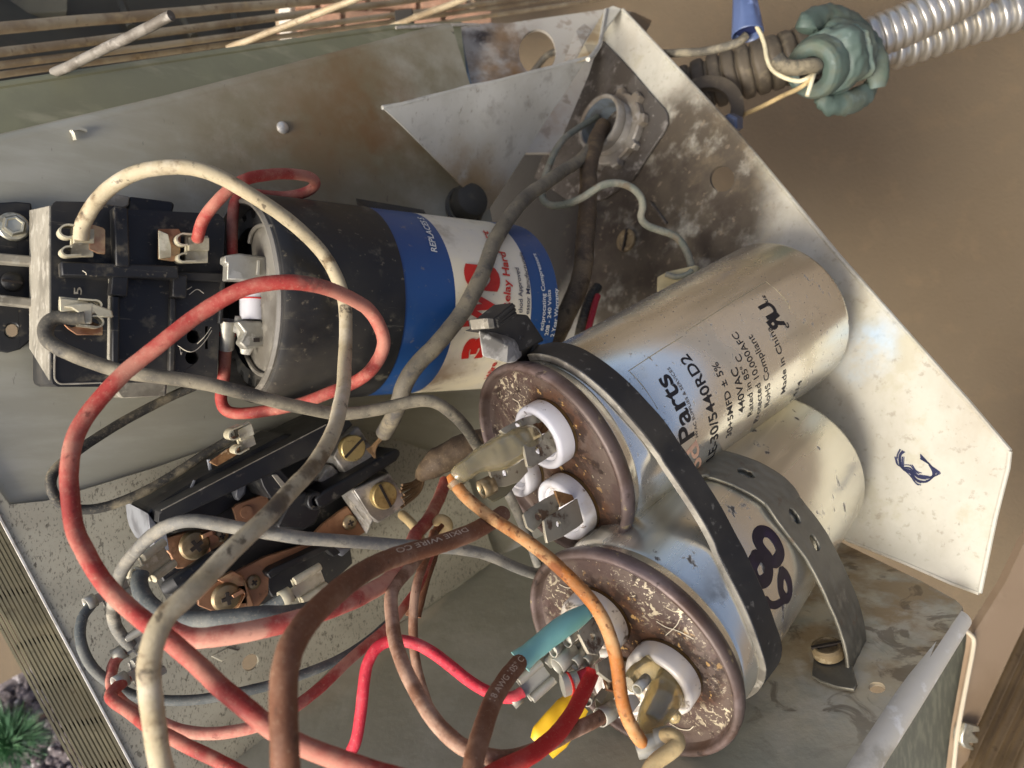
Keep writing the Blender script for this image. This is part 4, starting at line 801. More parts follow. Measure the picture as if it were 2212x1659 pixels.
phillips(cp(910, 1320, 20.2), PB.n, 2.1, CT, M['brass_gray'], .5); phillips(cp(1632, 872, 20.2), PB.n, 2.35, CT, M['brass_gray'], .3); phillips(cp(672, 968, 20.5), PB.n, 1.9, CT, M['brass_gray'], .2)
# lug blocks
def lug(name, top, front, h1, h0, hole=None):
    mb = MB(); mb.plate([cp(*q, h1) for q in top], PB.n * -(h1 - h0)); o = link(name, mb, M['lug'], CT, 25, .5)
    return o
lug('terminal_lug', ((1512, 375), (1600, 232), (1700, 150), (1835, 355), (1720, 450), (1600, 505)), None, 29, 18)
l2 = lug('terminal_lug', ((1662, 622), (1690, 610), (1930, 498), (2075, 716), (2070, 745), (1850, 880), (1800, 842)), None, 31, 18)
fv = [cp(1660, 625, 30.6), cp(1612, 700, 20), cp(1768, 952, 20), cp(1812, 850, 30.6)]
fn_ = (fv[1] - fv[0]).cross(fv[3] - fv[0]).normalized(); fn_ = fn_ if fn_.z > 0 else -fn_
fc = sum(fv, V((0, 0, 0))) / 4; fx = (fv[3] - fv[0]).normalized(); fy = (fv[1] - fv[0]).normalized()
mb = MB(); mb.plate([p + fn_ * .6 for p in fv], -fn_ * 1.2, [[fc + fn_ * .6 + fx * .3 + fx * (3.0 * cos(i * pi / 10)) + fy * (1.25 * sin(i * pi / 10)) for i in range(20)]]); link('lug_front', mb, M['lug'], CT, 25, .2)
mb = MB(); mb.plate([fc - fn_ * .2 + fx * .3 + fx * (2.9 * cos(i * pi / 10)) + fy * (1.2 * sin(i * pi / 10)) for i in range(20)], -fn_ * .2); link('wire_hole', mb, M['slot'], CT, 0)
def slotted(x, y, h, r, ang, m='brass'):
    c = cp(x, y, h); mb = MB(); mb.lathe(c, PB.n, [(-2, r * .9), (-.6, r), (1.0, r), (1.3, r * .93), (1.35, 0)], 40); o = link('slotted_screw', mb, M[m], CT, 40)
    a = perp(PB.n, V((cos(ang), sin(ang), 0))); mb = MB(); mb.box(c + PB.n * 1.1, a * r * .97, PB.n.cross(a) * r * .1, PB.n * .35); link('screw_slot', mb, M['slot'], o, 0)
slotted(1650, 312, 30.5, 4.0, .62); slotted(1886, 668, 32.5, 4.2, -.95)
# black arm between the lugs, with boss
mb = MB(); mb.plate([cp(*q, 34) for q in ((1370, 690), (1430, 640), (1980, 318), (2010, 325), (2018, 365), (1990, 410), (1450, 760), (1400, 770))], PB.n * -12); link('barrier_arm', mb, M['bakelite'], CT, 30, .9)
cblock('barrier_body', ((1090, 890), (1190, 700), (1300, 640), (1400, 700), (1420, 790), (1385, 880), (1290, 930), (1100, 925)), 32, 12, 'bakelite', 1.0)
mb = MB(); mb.lathe(cp(1362, 706, 32), PB.n, [(-4, 2.8), (1.6, 2.6), (1.9, 2.3), (1.9, 1.5), (-2, 1.3), (-2, 0)], 32); link('boss', mb, M['blackp'], CT, 40)
mb = MB(); mb.tube([cp(268, 1358, 23), cp(330, 1320, 26), cp(660, 1110, 26), cp(800, 1030, 24)], [2.0, 2.1, 2.1, 1.9], 16); link('barrier_rib', mb, M['bakelite'], CT)
mb = MB(); mb.tube([cp(270, 1357, 23.2), cp(258, 1364, 22.8)], [1.9, .9], 14); link('rib_tip', mb, M['glosswhite'], CT)
cblock('lower_housing', ((1015, 1255), (1050, 1225), (1480, 1030), (1560, 1080), (1640, 1060), (1660, 1180), (1500, 1330), (1250, 1390), (1060, 1440), (1030, 1400)), 20, 4, 'bakelite', .5)
cblock('lower_housing_rim', ((1012, 1258), (1048, 1222), (1480, 1020), (1570, 1100), (1520, 1135), (1470, 1080), (1080, 1270), (1040, 1300)), 24, 12, 'bakelite', .4)
cblock('gray_side', ((1490, 1052), (1560, 1062), (1660, 1060), (1580, 1130), (1520, 1090)), 22, 16, 'glosswhite', .4)

# ================================================================== STRAPS
def push_out(pts, cyls, gap):
    o = []
    for p in pts:
        for c in cyls:
            q = p - c.a; s_ = q.dot(c.ax); rd = q - c.ax * s_
            if -2 < s_ < c.L + 2 and rd.length < c.r + gap: p = c.a + c.ax * s_ + rd.normalized() * (c.r + gap)
        o.append(p)
    return o
ST = thing('strap', CA.hit(1320, 833), 'wide black plastic tie strap with ratchet head around both capacitors', 'strap')
M['strap'] = mat('black_strap', (26, 26, 25), .5, 0, [dict(c=(44, 41, 36), s=60, lo=.42, hi=.62, a=.8, r=.65), dict(c=(120, 116, 106), s=420, lo=.62, hi=.70, a=.5, d=4, r=.8), dict(c=(62, 58, 50), s=26, lo=.5, hi=.66, a=.4, r=.75)], bump=(500, .2, .1))
sc_ = [(1105, 752), (1144, 760), (1204, 765), (1257, 788), (1320, 836), (1377, 896), (1434, 968), (1470, 1022), (1525, 1106), (1560, 1173), (1591, 1238), (1621, 1302), (1645, 1368), (1660, 1430), (1662, 1476), (1646, 1516), (1612, 1548)]
cyl_end = CB.sp(1660, 1430)
sp3 = []
for i, q in enumerate(sc_):
    if i < 1: p = P(*q, 181)
    elif i < 7: p = CA.hit(*q, .3)
    elif i < 9: p = None
    elif i < 14: p = CB.hit(*q, .3)
    else:
        sv_, ph_ = cyl_end; k_ = (i - 13) * .42; c1_, c2_ = CB.at(sv_, ph_ + .1, CB.r + .3), CB.at(sv_, ph_ - .1, CB.r + .3)
        p = CB.at(sv_ - .4 * (i - 13), ph_ + (k_ if c1_.z < c2_.z else -k_), CB.r + .3)
    sp3.append(p)
for i in (7, 8):
    a, b = -sp3[6].z, -sp3[9].z; k = (i - 6) / 3; sp3[i] = P(*sc_[i], a + (b - a) * k - 1.5)
sp3 = relax(push_out(relax(spline(sp3, 6), 4), (CA, CB), .15), 1)
axm = (CA.ax + CB.ax).normalized()
def strap_up(i):
    p = sp3[i]; tg = (sp3[min(i + 1, len(sp3) - 1)] - sp3[max(i - 1, 0)]).normalized(); w = (axm - tg * axm.dot(tg)).normalized(); u = w.cross(tg)
    ctr = (CA.a + CB.a) / 2 + axm * 40
    return u if u.dot(p - ctr) > 0 else -u
def strap_w(i):
    tg = (sp3[min(i + 1, len(sp3) - 1)] - sp3[max(i - 1, 0)]).normalized(); return (axm - tg * axm.dot(tg)).normalized()
mb = MB(); mb.ribbon(sp3, strap_w, 7.6, 1.7, strap_up); link('band', mb, M['strap'], ST, 30, .35)
mb = MB(); sw = [p - strap_w(i) * 3.75 + strap_up(i) * .85 for i, p in enumerate(sp3)]; mb.ribbon(sw, strap_w, .35, 1.5, lambda i: strap_up(i)) if False else mb.ribbon([p - strap_up(i) * .1 for i, p in enumerate(sw)], strap_up, 1.75, .3, lambda i: -strap_w(i)); link('band_edge', mb, mat('lit_band_edge', (150, 144, 130), .7, 0, [dict(c=(96, 90, 80), s=90, lo=.42, hi=.62, a=.8), dict(c=(186, 180, 166), s=260, lo=.55, hi=.66, a=.6)], bump=(400, .3, .15)), ST, 30)  # paler strip paints the light caught by the band's edge
hd = lambda x, y, d: P(*t(1, 1, x, y), d)
tpf = [hd(885, 470, 171), hd(1000, 470, 173), hd(1160, 380, 181), hd(1205, 380, 183), hd(1310, 540, 187), hd(1150, 615, 178), hd(1090, 560, 174)]
hn = (tpf[2] - tpf[0]).cross(tpf[4] - tpf[0]).normalized(); hn = hn if hn.z > 0 else -hn
hpl = Pl(hn, hn.dot(tpf[0])); tpf = [hpl.at(*t(1, 1, *q)) for q in ((883, 480), (960, 462), (1150, 378), (1208, 382), (1318, 545), (1150, 622), (1100, 570))]
mb = MB(); q_ = [hpl.at(*t(1, 1, *z)) for z in ((883, 480), (1208, 380), (1320, 548), (1112, 640), (1075, 575))]
mb.plate([hpl.at(*t(1, 1, *z)) for z in ((883, 478), (950, 455), (1150, 375), (1210, 380), (1322, 548), (1140, 632), (1085, 560), (1010, 500))], -hn * 5); link('ratchet_head', mb, M['strap'], ST, 25, .5)
fr = [P(*t(1, 1, *z), d) for z, d in (((883, 482), 171.0), ((910, 655), 172.5), ((1085, 700), 176), ((1130, 690), 177.5), ((1125, 640), 178), ((1080, 570), 174.6))]
mb = MB(); mb.plate(fr, V((.35, .3, -.9)).normalized() * 5); link('head_front', mb, mat('scuffed_strap', (150, 146, 136), .7, 0, [dict(c=(84, 80, 72), s=120, lo=.42, hi=.6, a=.8), dict(c=(190, 186, 174), s=300, lo=.55, hi=.65, a=.6)], bump=(500, .4, .2)), ST, 25, .5)
tl = [hpl.at(*t(1, 1, *z), 5.0) for z in ((945, 400), (990, 402), (1115, 300), (1135, 385), (1135, 395), (1000, 468), (955, 468))]
mb = MB(); mb.plate(tl, -hn * 6.5); link('tail_end', mb, M['strap'], ST, 25, .3)
mb = MB(); mb.plate([hpl.at(*t(1, 1, *z), 5.15) for z in ((944, 402), (986, 404), (996, 468), (957, 470))], -hn * 6); link('tail_face', mb, M['dustplastic'], ST, 25, .2)
for k in range(3):
    mb = MB(); mb.tube([hpl.at(*t(1, 1, 1005 + k * 3, 418 + k * 17), 5.2), hpl.at(*t(1, 1, 1118 + k * 5, 322 + k * 24), 5.2)], .5, 6); link('ratchet_tooth', mb, M['blackp'], ST)
# perforated steel band
MS = thing('hanger_strap', P(1700, 1106, 205), 'grey perforated metal strap bent over the lower capacitor', 'strap')
M['hanger'] = mat('dull_galv_strap', (122, 118, 104), .5, .55, [dict(c=(98, 94, 82), s=60, lo=.42, hi=.62, a=.8), dict(c=(150, 144, 126), s=120, lo=.55, hi=.68, a=.6), dict(c=(90, 70, 46), s=260, lo=.62, hi=.70, a=.6, m=.1)], bump=(400, .3, .15))
mc = [(1500, 1008), (1541, 1004), (1618, 1030), (1675, 1066), (1701, 1104), (1755, 1173), (1795, 1249), (1828, 1326), (1843, 1383), (1847, 1434), (1845, 1482)]
m3 = []
for i, q in enumerate(mc):
    if i < 5: p = CB.hit(*q, .6); d4 = -p.z
    else: p = P(*q, d4 + (193.5 - d4) * (i - 4) / 6)
    m3.append(p)
m3 = relax(spline(m3, 10), 8); axb = CB.ax
mw = []
for i, p in enumerate(m3):
    tg = (m3[min(i + 1, len(m3) - 1)] - m3[max(i - 1, 0)]).normalized(); mw.append(((axb - tg * axb.dot(tg)).normalized(), tg))
# fine grid with round holes punched
cum = [0]
for i in range(1, len(m3)): cum.append(cum[-1] + (m3[i] - m3[i - 1]).length)
WD, NW = 13.0, 37; NS = int(cum[-1] / .35)
def along(s):
    i = 0
    while i < len(cum) - 2 and cum[i + 1] < s: i += 1
    k = (s - cum[i]) / (cum[i + 1] - cum[i]); return m3[i].lerp(m3[i + 1], k), mw[i][0].lerp(mw[i + 1][0], k).normalized(), mw[i][1].lerp(mw[i + 1][1], k).normalized()
def nearest_s(u, v):
    best = (1e9, 0)
    for i, p in enumerate(m3):
        uu, vv = 1106 + F * p.x / -p.z, 829.5 - F * p.y / -p.z; dd = (uu - u) ** 2 + (vv - v) ** 2
        if dd < best[0]: best = (dd, cum[i])
    return best[1]
hol = [nearest_s(*t(1, 2, 415, 1425)), nearest_s(*t(2, 2, 712, 30)), nearest_s(*t(2, 2, 838, 200))]
vs, fs = [], []
for a in range(NS + 1):
    p, w, tg = along(cum[-1] * a / NS); s_ = cum[-1] * a / NS
    for b in range(NW + 1):
        x = -WD / 2 + WD * b / NW; y = s_; 
        for hs_ in hol:
            rr = math.hypot(x * 1.0, (y - hs_) / 1.5); R0 = 1.55
            if rr < R0 + .22 and rr > .2: k = max(1, R0 / rr) if rr < R0 else 1; x *= k if rr > R0 - .3 else 1; y = hs_ + (y - hs_) * (k if rr > R0 - .3 else 1)
        p2, w2, t2 = along(min(max(y, 0), cum[-1])); nn = t2.cross(w2); nn = nn if nn.z > 0 else -nn
        vs.append(p2 + w2 * x + nn * .4 + nn * .12 * noise.noise(V((y * .3, b * .2, 0))))
for a in range(NS):
    for b in range(NW):
        x = -WD / 2 + WD * (b + .5) / NW; y = cum[-1] * (a + .5) / NS
        if any(math.hypot(x, (y - hs_) / 1.5) < 1.4 for hs_ in hol): continue
        i = a * (NW + 1) + b; fs.append((i, i + 1, i + NW + 2, i + NW + 1))
mb = MB(); mb.add(vs, fs); so_ = link('band', mb, M['hanger'], MS, 60); sm = so_.modifiers.new('thickness', 'SOLIDIFY'); sm.thickness = .0009; sm.offset = 0
ft = [(1112, 1148), (1060, 1140), (990, 1128), (900, 1098), (835, 1058), (850, 930), (870, 855), (960, 835), (1010, 850), (1100, 1000), (1130, 1110)]
mb = MB(); mb.plate([PF.at(*t(2, 2, *q), 1.6) for q in ft], PF.n * -1.0); link('foot', mb, M['hanger'], MS, 30, .25)
hexhead(PF.at(*t(2, 2, 948, 925), 1.7), PF.n, 4.0, MS, M['dull_screw'], 'slotted_screw', False, (1, .35, .2), h=3.2)

# ================================================================== CONDUITS, CONNECTOR, CABLES
M['conduit_dirty'] = mat('dirty_conduit', (88, 78, 62), .65, .15, [dict(c=(60, 52, 40), s=40, lo=.42, hi=.62, a=.7), dict(c=(118, 106, 84), s=120, lo=.55, hi=.66, a=.6)], bump=(300, .3, .2))
M['conduit'] = mat('galvanised_conduit', (186, 182, 172), .34, .8, [dict(c=(160, 150, 130), s=40, lo=.45, hi=.65, a=.6, r=.5)], bump=(200, .2, .2))
M['conduit_gap'] = mat('conduit_groove', (44, 38, 30), .8)
def conduit(name, pts, r, pitch, amp, m, label, gw_=.16):
    p3 = relax(spline([P(*q) for q in pts], 60), 3); L_ = 0; out = [p3[0]]
    for i in range(1, len(p3)): L_ += (p3[i] - p3[i - 1]).length
    n = int(L_ / pitch * 14); cum = [0]
    for i in range(1, len(p3)): cum.append(cum[-1] + (p3[i] - p3[i - 1]).length)
    pts_, rs = [], []; j = 0
    for i in range(n + 1):
        s = L_ * i / n
        while j < len(cum) - 2 and cum[j + 1] < s: j += 1
        pts_.append(p3[j].lerp(p3[j + 1], (s - cum[j]) / (cum[j + 1] - cum[j])))
        ph = (s / pitch) % 1; rs.append((r if not isinstance(r, tuple) else r[0] + (r[1] - r[0]) * s / L_) - amp * (1 if ph < gw_ else (.06 + .45 * (2 * (ph - gw_) / (1 - gw_) - 1) ** 4)))
    T = thing(name, pts_[0], label, 'conduit')
    mb = MB(); vs0 = len(mb.v); mb.tube(pts_, rs, 30)
    # helical lead: shift each ring point along the path
    for i in range(len(pts_)):
        tg = (pts_[min(i + 1, n)] - pts_[max(i - 1, 0)]).normalized()
        for k in range(30): mb.v[i * 30 + k] = mb.v[i * 30 + k] + tg * (pitch * (k / 30 if k < 15 else (30 - k) / 30))
    link('spiral_armour', mb, M[m], T, 50)
    return T
cd1 = conduit('flexible_conduit', [(1440, 222, 352), (1500, 192, 346), (1560, 170, 342), (1640, 146, 338), (1730, 118, 336), (1800, 100, 335)], 12.2, 6.4, 2.2, 'conduit_dirty', 'brown dirty flexible conduit running from the box to the green plug')
conduit('flexible_conduit', [(1850, 95, 338), (1900, 76, 336), (1960, 52, 334), (2030, 18, 332), (2110, -24, 330)], 9.6, 4.1, 1.5, 'conduit', 'upper bright silver spiral conduit beyond the green plug')
conduit('flexible_conduit', [(1880, 112, 350), (1935, 104, 350), (1990, 88, 350), (2080, 58, 349), (2160, 34, 348), (2290, -4, 346)], 9.6, 6.2, 2.6, 'conduit', 'lower bright silver spiral conduit with wide dark grooves', .42)
# green plug
M['green'] = mat('green_rubber', (70, 84, 74), .6, 0, [dict(c=(90, 104, 96), s=40, lo=.42, hi=.62, a=.7), dict(c=(92, 90, 70), s=60, lo=.46, hi=.62, a=.8, r=.8), dict(c=(112, 124, 118), s=140, lo=.60, hi=.68, a=.5), dict(c=(66, 90, 78), s=60, lo=.5, hi=.68, a=.6)], bump=(150, .35, .5))
GP = thing('green_plug', P(1810, 120, 312), 'lumpy green rubber plug wrapped round the flexible conduits', 'plug')
ga, gb = P(1752, 152, 296), P(1866, 92, 322); gx = (gb - ga).normalized()
gpr = [(0, 5.4), (-.8, 8), (-.4, 10.6), (1.5, 11.8), (6, 12.2), (8.5, 12.2), (9.5, 14.2), (12, 16), (17, 16.4), (19.5, 15.0), (21, 16.6), (26, 16.4), (29, 14.8), (31, 13.2), (33, 11), (34, 6)]
gp_ = []
for (a, b), (c, d) in zip(gpr, gpr[1:]): gp_ += [(a + (c - a) * i / 4, b + (d - b) * i / 4) for i in range(4)]
mb = MB(); mb.lathe(ga, gx, gp_ + [gpr[-1]], 110, mod=lambda th, j: 1 + (0.10 * sin(2 * th + 1) + .07 * sin(3 * th + j * .12) + .04 * sin(5 * th - j * .25)) * min(1, max(0, (j - 20) / 12)))
for i, p in enumerate(mb.v):
    ax_ = gx * (p - ga).dot(gx); p = ga + ax_ + (p - ga - ax_) * (.9 if (p - ga).dot(gx) > 8 else .97)
    mb.v[i] = p + V((noise.noise(p * .09), noise.noise(p * .09 + V((9, 0, 0))), noise.noise(p * .09 + V((0, 9, 0))))) * (2.0 if (p - ga).dot(gx) > 8 else .5) + (p - ga - gx * (p - ga).dot(gx)).normalized() * ((abs(noise.noise(p * .16 + V((3, 1, 7)))) * -1.7 + noise.noise(p * .5) * .25) if (p - ga).dot(gx) > 8 else noise.noise(p * .4) * .25)
link('plug_body', mb, M['green'], GP, 60)
mb = MB(); mb.lathe(ga, gx, [(-.2, 5.4), (6, 5.0), (6, 0)], 32); link('plug_hole', mb, M['slot'], GP)
for q, r_ in ((((1738, 68, 300), (1745, 52, 300), (1775, 34, 306), (1810, 36, 312), (1850, 52, 318), (1872, 66, 322)), [3.5, 5, 4.6, 5, 4.4, 3]), (((1770, 208, 304), (1790, 226, 306), (1830, 222, 310), (1868, 205, 316), (1885, 180, 320)), [3, 4.2, 5, 4.5, 3.2]), (((1862, 70, 316), (1880, 105, 312), (1893, 150, 312), (1895, 190, 314)), [4.5, 5.5, 5.5, 3.5])):
    mb = MB(); mb.tube(spline([P(*k) for k in q], 6), list(r_), 16, flat=.75, jitter=.25); link('plug_fold', mb, M['green'], GP, 60)
# connector through the side sheet
M['cast'] = mat('cast_connector', (150, 144, 132), .5, .35, [dict(c=(112, 98, 78), s=60, lo=.42, hi=.62, a=.75, r=.7), dict(c=(178, 174, 164), s=160, lo=.55, hi=.66, a=.6)], bump=(300, .35, .2))
M['cast_blue'] = mat('connector_bore', (134, 144, 150), .5, .3, [dict(c=(100, 98, 92), s=90, lo=.45, hi=.62, a=.7)])
CN = thing('conduit_connector', PS.at(1335, 283), 'grey conduit connector with toothed locknut in the side sheet', 'connector')
cc = PS.at(1334, 284, 1.6); nS = PS.n
mb = MB(); mb.lathe(cc, nS, [(0, 12.2), (0, 15.6), (.6, 16), (3.4, 16), (4, 15.4), (4, 12.2)], 96, mod=lambda th, j: 1.15 if j in (1, 2, 3, 4) and (th * 9 / (2 * pi)) % 1 < .34 else 1); link('locknut', mb, M['cast'], CN, 30)
mb = MB(); mb.lathe(cc, nS, [(0, 12.1)] + [(2 + i * .55, 12.1 if i % 2 else 11.75) for i in range(12)] + [(9.6, 12.3), (12.2, 12.4), (12.8, 12), (12.8, 11.0), (12, 10.5)], 64); link('throat', mb, M['cast'], CN, 40)
mb = MB(); mb.lathe(cc, nS, [(12.0, 10.6), (-14, 10.4), (-14, 0)], 64); link('bore', mb, M['cast_blue'], CN, 40)
mb = MB(); mb.lathe(P(1522, 240, 324), V((.35, -.12, -.93)), [(0, 11), (0, 16.5), (3, 16.5), (3.5, 11)], 48); link('outer_flange', mb, M['conduit_dirty'], CN, 30)
mb = MB(); mb.lathe(P(1578, 268, 300), V((-.5, -.3, .8)), [(-6, 4), (3, 4), (4, 3), (4, 0)], 6); link('blue_set_screw', mb, mat('bluish_screw', (84, 92, 110), .5, .3), CN, 20)

def r_w(r): return r[0] if isinstance(r, (list, tuple)) else r
def wire(name, label, pts, r, m, cat='wire', seg=16, fn=None, n=7, it=3, group=None, jit=.045, flat=1.0):
    p3 = relax(spline([P(*q) if fn is None else P(*fn(q[0], q[1]), q[2]) for q in pts], n), it)
    p3 = [p + V((noise.noise(p * .07), noise.noise(p * .07 + V((5, 0, 0))), noise.noise(p * .07 + V((0, 5, 0))))) * r_w(r) * .32 for p in p3]
    mb = MB(); mb.tube(p3, r, seg, jitter=jit, flat=flat)
    T = thing(name, p3[0], label, cat, group); link('insulation', mb, M[m], T, 70)
    T['label'] = label; return T, p3
WM = wire_mat
M['w_tan'] = WM('dirty_cream_insulation', (178, 164, 132), dust=(150, 134, 100), a=.7, dark=(104, 84, 56), extra=[dict(c=(206, 196, 172), s=50, lo=.5, hi=.66, a=.6), dict(c=(62, 52, 40), s=300, lo=.60, hi=.66, a=.75, d=8), dict(c=(70, 64, 58), s=300, lo=.30, hi=.5, a=.9, spot=(P(597, 1092, 129), 1, 4), ws=300), dict(c=(90, 76, 56), s=160, lo=.44, hi=.58, a=.8, spot=(P(640, 1040, 135), 4, 16), ws=200)])
M['w_red'] = WM('dusty_red_insulation', (150, 52, 44), dust=(178, 126, 104), a=.75, lo=.40, hi=.64, extra=[dict(c=(84, 66, 56), s=260, lo=.36, hi=.52, a=.85, spot=(P(690, 612, 154), 1, 5), ws=300)])
M['w_redpale'] = WM('dust_faded_red_insulation', (164, 66, 58), dust=(200, 150, 126), a=.85, lo=.40, hi=.62)
M['w_brightred'] = WM('red_insulation', (172, 32, 28), dust=(186, 92, 78), a=.45, lo=.5, hi=.7)
M['w_pinkred'] = WM('pinkish_red_insulation', (186, 42, 56), dust=(216, 130, 126), a=.4, lo=.5, hi=.7)
M['w_brown'] = WM('brown_insulation', (110, 70, 46), dust=(156, 122, 96), a=.5, lo=.48, hi=.68)
M['w_brownpale'] = WM('dusty_brown_insulation', (118, 82, 60), dust=(190, 158, 134), a=.7, lo=.42, hi=.62)
M['w_gray'] = WM('dusty_grey_insulation', (80, 76, 66), dust=(148, 138, 114), a=.75, lo=.42, hi=.64)
M['w_graylight'] = WM('pale_grey_insulation', (112, 110, 102), dust=(160, 152, 132), a=.7, lo=.42, hi=.64, dark=(84, 80, 70))
M['w_bluegray'] = WM('blue_grey_insulation', (78, 82, 80), dust=(132, 130, 118), a=.6, lo=.45, hi=.66)
M['w_black'] = WM('black_dusty_insulation', (56, 54, 48), dust=(150, 138, 110), a=.75, lo=.46, hi=.64)
M['w_orange'] = WM('orange_insulation', (172, 104, 42), dust=(182, 146, 100), a=.8, lo=.44, hi=.62, dark=(120, 66, 30), extra=[dict(c=(96, 54, 28), s=700, lo=.60, hi=.66, a=.85, d=4)])
M['w_cable'] = WM('grimy_grey_cable', (104, 97, 82), dust=(138, 127, 102), a=.8, lo=.42, hi=.62, dark=(78, 74, 70))
M['w_sleeve'] = WM('muddy_brown_sleeve', (74, 60, 44), dust=(116, 98, 72), a=.75, lo=.42, hi=.62, dark=(60, 48, 34))
M['w_green'] = WM('green_grey_insulation', (108, 112, 98), dust=(142, 136, 118), a=.75, lo=.42, hi=.62, dark=(110, 96, 76))
M['w_white'] = WM('thin_cream_insulation', (222, 212, 176), dust=(196, 180, 136), a=.6)
M['w_drab'] = WM('tan_insulation', (178, 154, 108), dust=(206, 186, 140), a=.6, dark=(120, 96, 60))
M['copper_strand'] = mat('copper_strand', (112, 88, 60), .5, .5, [dict(c=(74, 56, 38), s=200, a=.8)])

def term(T, p, tdir, nrm, rw, Lr=8, Wd=6.4, m='dustmetal', barrel=4.5, curl=True):
    """female quick-connect crimped on a wire: barrel behind p, receptacle ahead of p"""
    tdir = V(tdir).normalized(); nrm = (V(nrm) - tdir * V(nrm).dot(tdir)).normalized(); sd_ = tdir.cross(nrm)
    mb = MB(); mb.tube([p - tdir * barrel, p - tdir * barrel * .5, p - tdir * .2], [rw + .55, rw + .45, rw + .5], 16, caps=False, flat=.92)
    mb.box(p + nrm * .4 - tdir * .2, tdir * 1.6, sd_ * rw * .9, nrm * .35); link('crimp_barrel', mb, M[m], T, 40).modifiers.new('thickness', 'SOLIDIFY').thickness = .0003
    mb = MB(); mb.box(p + tdir * (1 + Lr / 2), tdir * Lr / 2, sd_ * Wd / 2, nrm * .35)
    if curl:
        for s in (-1, 1): mb.tube([p + tdir * 1.4 + sd_ * s * (Wd / 2 - .4) + nrm * .9, p + tdir * (1 + Lr) + sd_ * s * (Wd / 2 - .4) + nrm * .9], [1.05, 1.05], 12)
    link('receptacle', mb, M[m], T, 35, .1)
def flagterm(T, c, ex, ey, nrm, m='dustmetal', w=3.3, h=3.6):
    """flag terminal seen from its end: two rolled lips and a crimped wing"""
    ex, ey, nrm = V(ex).normalized(), V(ey).normalized(), V(nrm).normalized()
    for s in (-1, 1):
        k0 = c + ey * (s * h * .66) - ex * w * .25; rr = h * .36
        pts = [k0 + ex * (rr * 1.25 * cos(a)) + ey * (rr * s * sin(a)) for a in [radians(70 + 230 * i / 14) for i in range(15)]]
        pts = [c + ex * w * .35 + ey * (s * h * .98)] + pts
        mb = MB(); mb.ribbon(pts, lambda i: nrm, 4.2, .38, lambda i: (pts[min(i + 1, len(pts) - 1)] - pts[max(i - 1, 0)]).normalized().cross(nrm)); link('rolled_lip', mb, M[m], T, 60)
    mb = MB(); mb.box(c + ex * w * .45 - nrm * .2, ex * w * .55, ey * h * 1.0, nrm * .5)
    mb.box(c + ex * w * .5 + ey * h * .35, ex * w * .5, ey * h * .48, nrm * 1.3); link('crimp_wing', mb, M[m], T, 30, .15)

# ---- power cables from the connector
T, p = wire('power_cable', 'thick dusty grey cable crossing the striped start capacitor label', [(1300, 284, 326), (1260, 338, 304), (1208, 374, 278), (1155, 412, 257), (1118, 446, 245), (1088, 488, 236), (1066, 532, 228), (1048, 582, 221), (1024, 628, 215), (987, 686, 209), (944, 743, 205), (904, 782, 203.5), (877, 822, 203.5), (861, 868, 206), (846, 902, 211), (828, 934, 218)], 2.45, 'w_cable', 'cable')
for i in range(7):
    mb = MB(); a = P(828 + (i % 3) * 4, 934, 218); mb.tube(spline([a, P(812 + random.uniform(-6, 6), 958 + i * 2, 222), P(792 + i * 3, 972 + i * 3, 222)], 4), .42, 6); link('bare_strand', mb, M['copper_strand'], T)
wire('cable_sleeve', 'muddy brown sleeved cable hanging below the connector to a torn end', [(1302, 272, 328), (1284, 314, 314), (1273, 354, 302), (1270, 426, 287), (1269, 485, 278), (1263, 543, 270), (1254, 600, 264), (1236, 660, 260), (1210, 712, 258), (1176, 770, 258)], 3.5, 'w_sleeve', 'cable', jit=.10)
wire('inner_wire', 'thin pinkish wire between the torn sleeve and the upper capacitor', [(1292, 640, 292), (1284, 663, 286), (1274, 700, 280), (1266, 740, 276)], 1.2, 'w_pinkred')
wire('inner_wire', 'black wire beside the pinkish one under the torn sleeve', [(1290, 620, 298), (1270, 660, 290), (1258, 700, 284), (1246, 760, 280)], 2.0, 'w_black')
T, p = wire('ground_wire', 'thin greenish grey ground wire curling down to the grounding lug', [(660, 305, 334), (520, 388, 320), (400, 480, 306), (332, 600, 296), (282, 720, 289), (256, 850, 284), (268, 925, 281), (335, 962, 277), (450, 942, 273), (580, 882, 269), (700, 814, 268), (820, 797, 270), (930, 832, 272), (988, 900, 274), (1000, 970, 275), (986, 1040, 276), (1030, 1100, 277), (1130, 1142, 278), (1240, 1182, 278), (1312, 1260, 277), (1352, 1360, 276), (1366, 1436, 276)], 1.38, 'w_green', fn=z6)
GL = thing('ground_lug', PS.at(*z6(1250, 1510)), 'dull tan grounding lug under the pale green wire end', 'lug')
mb = MB(); mb.plate([P(*z6(x, y), d) for x, y, d in ((1105, 1490, 270), (1180, 1450, 270), (1400, 1400, 270), (1420, 1560, 270), (1100, 1690, 270))], V((.5, 0, -.8)) * 5); link('lug_block', mb, mat('tan_lug', (176, 162, 122), .6, .1, [dict(c=(140, 122, 84), s=90, a=.6)]), GL, 30, .6)
mb = MB(); mb.tube(spline([P(*z6(x, y), 268) for x, y in ((1170, 1470), (1250, 1490), (1330, 1470), (1368, 1440))], 5), 1.0, 10); link('wire_clamp', mb, M['w_green'], GL)
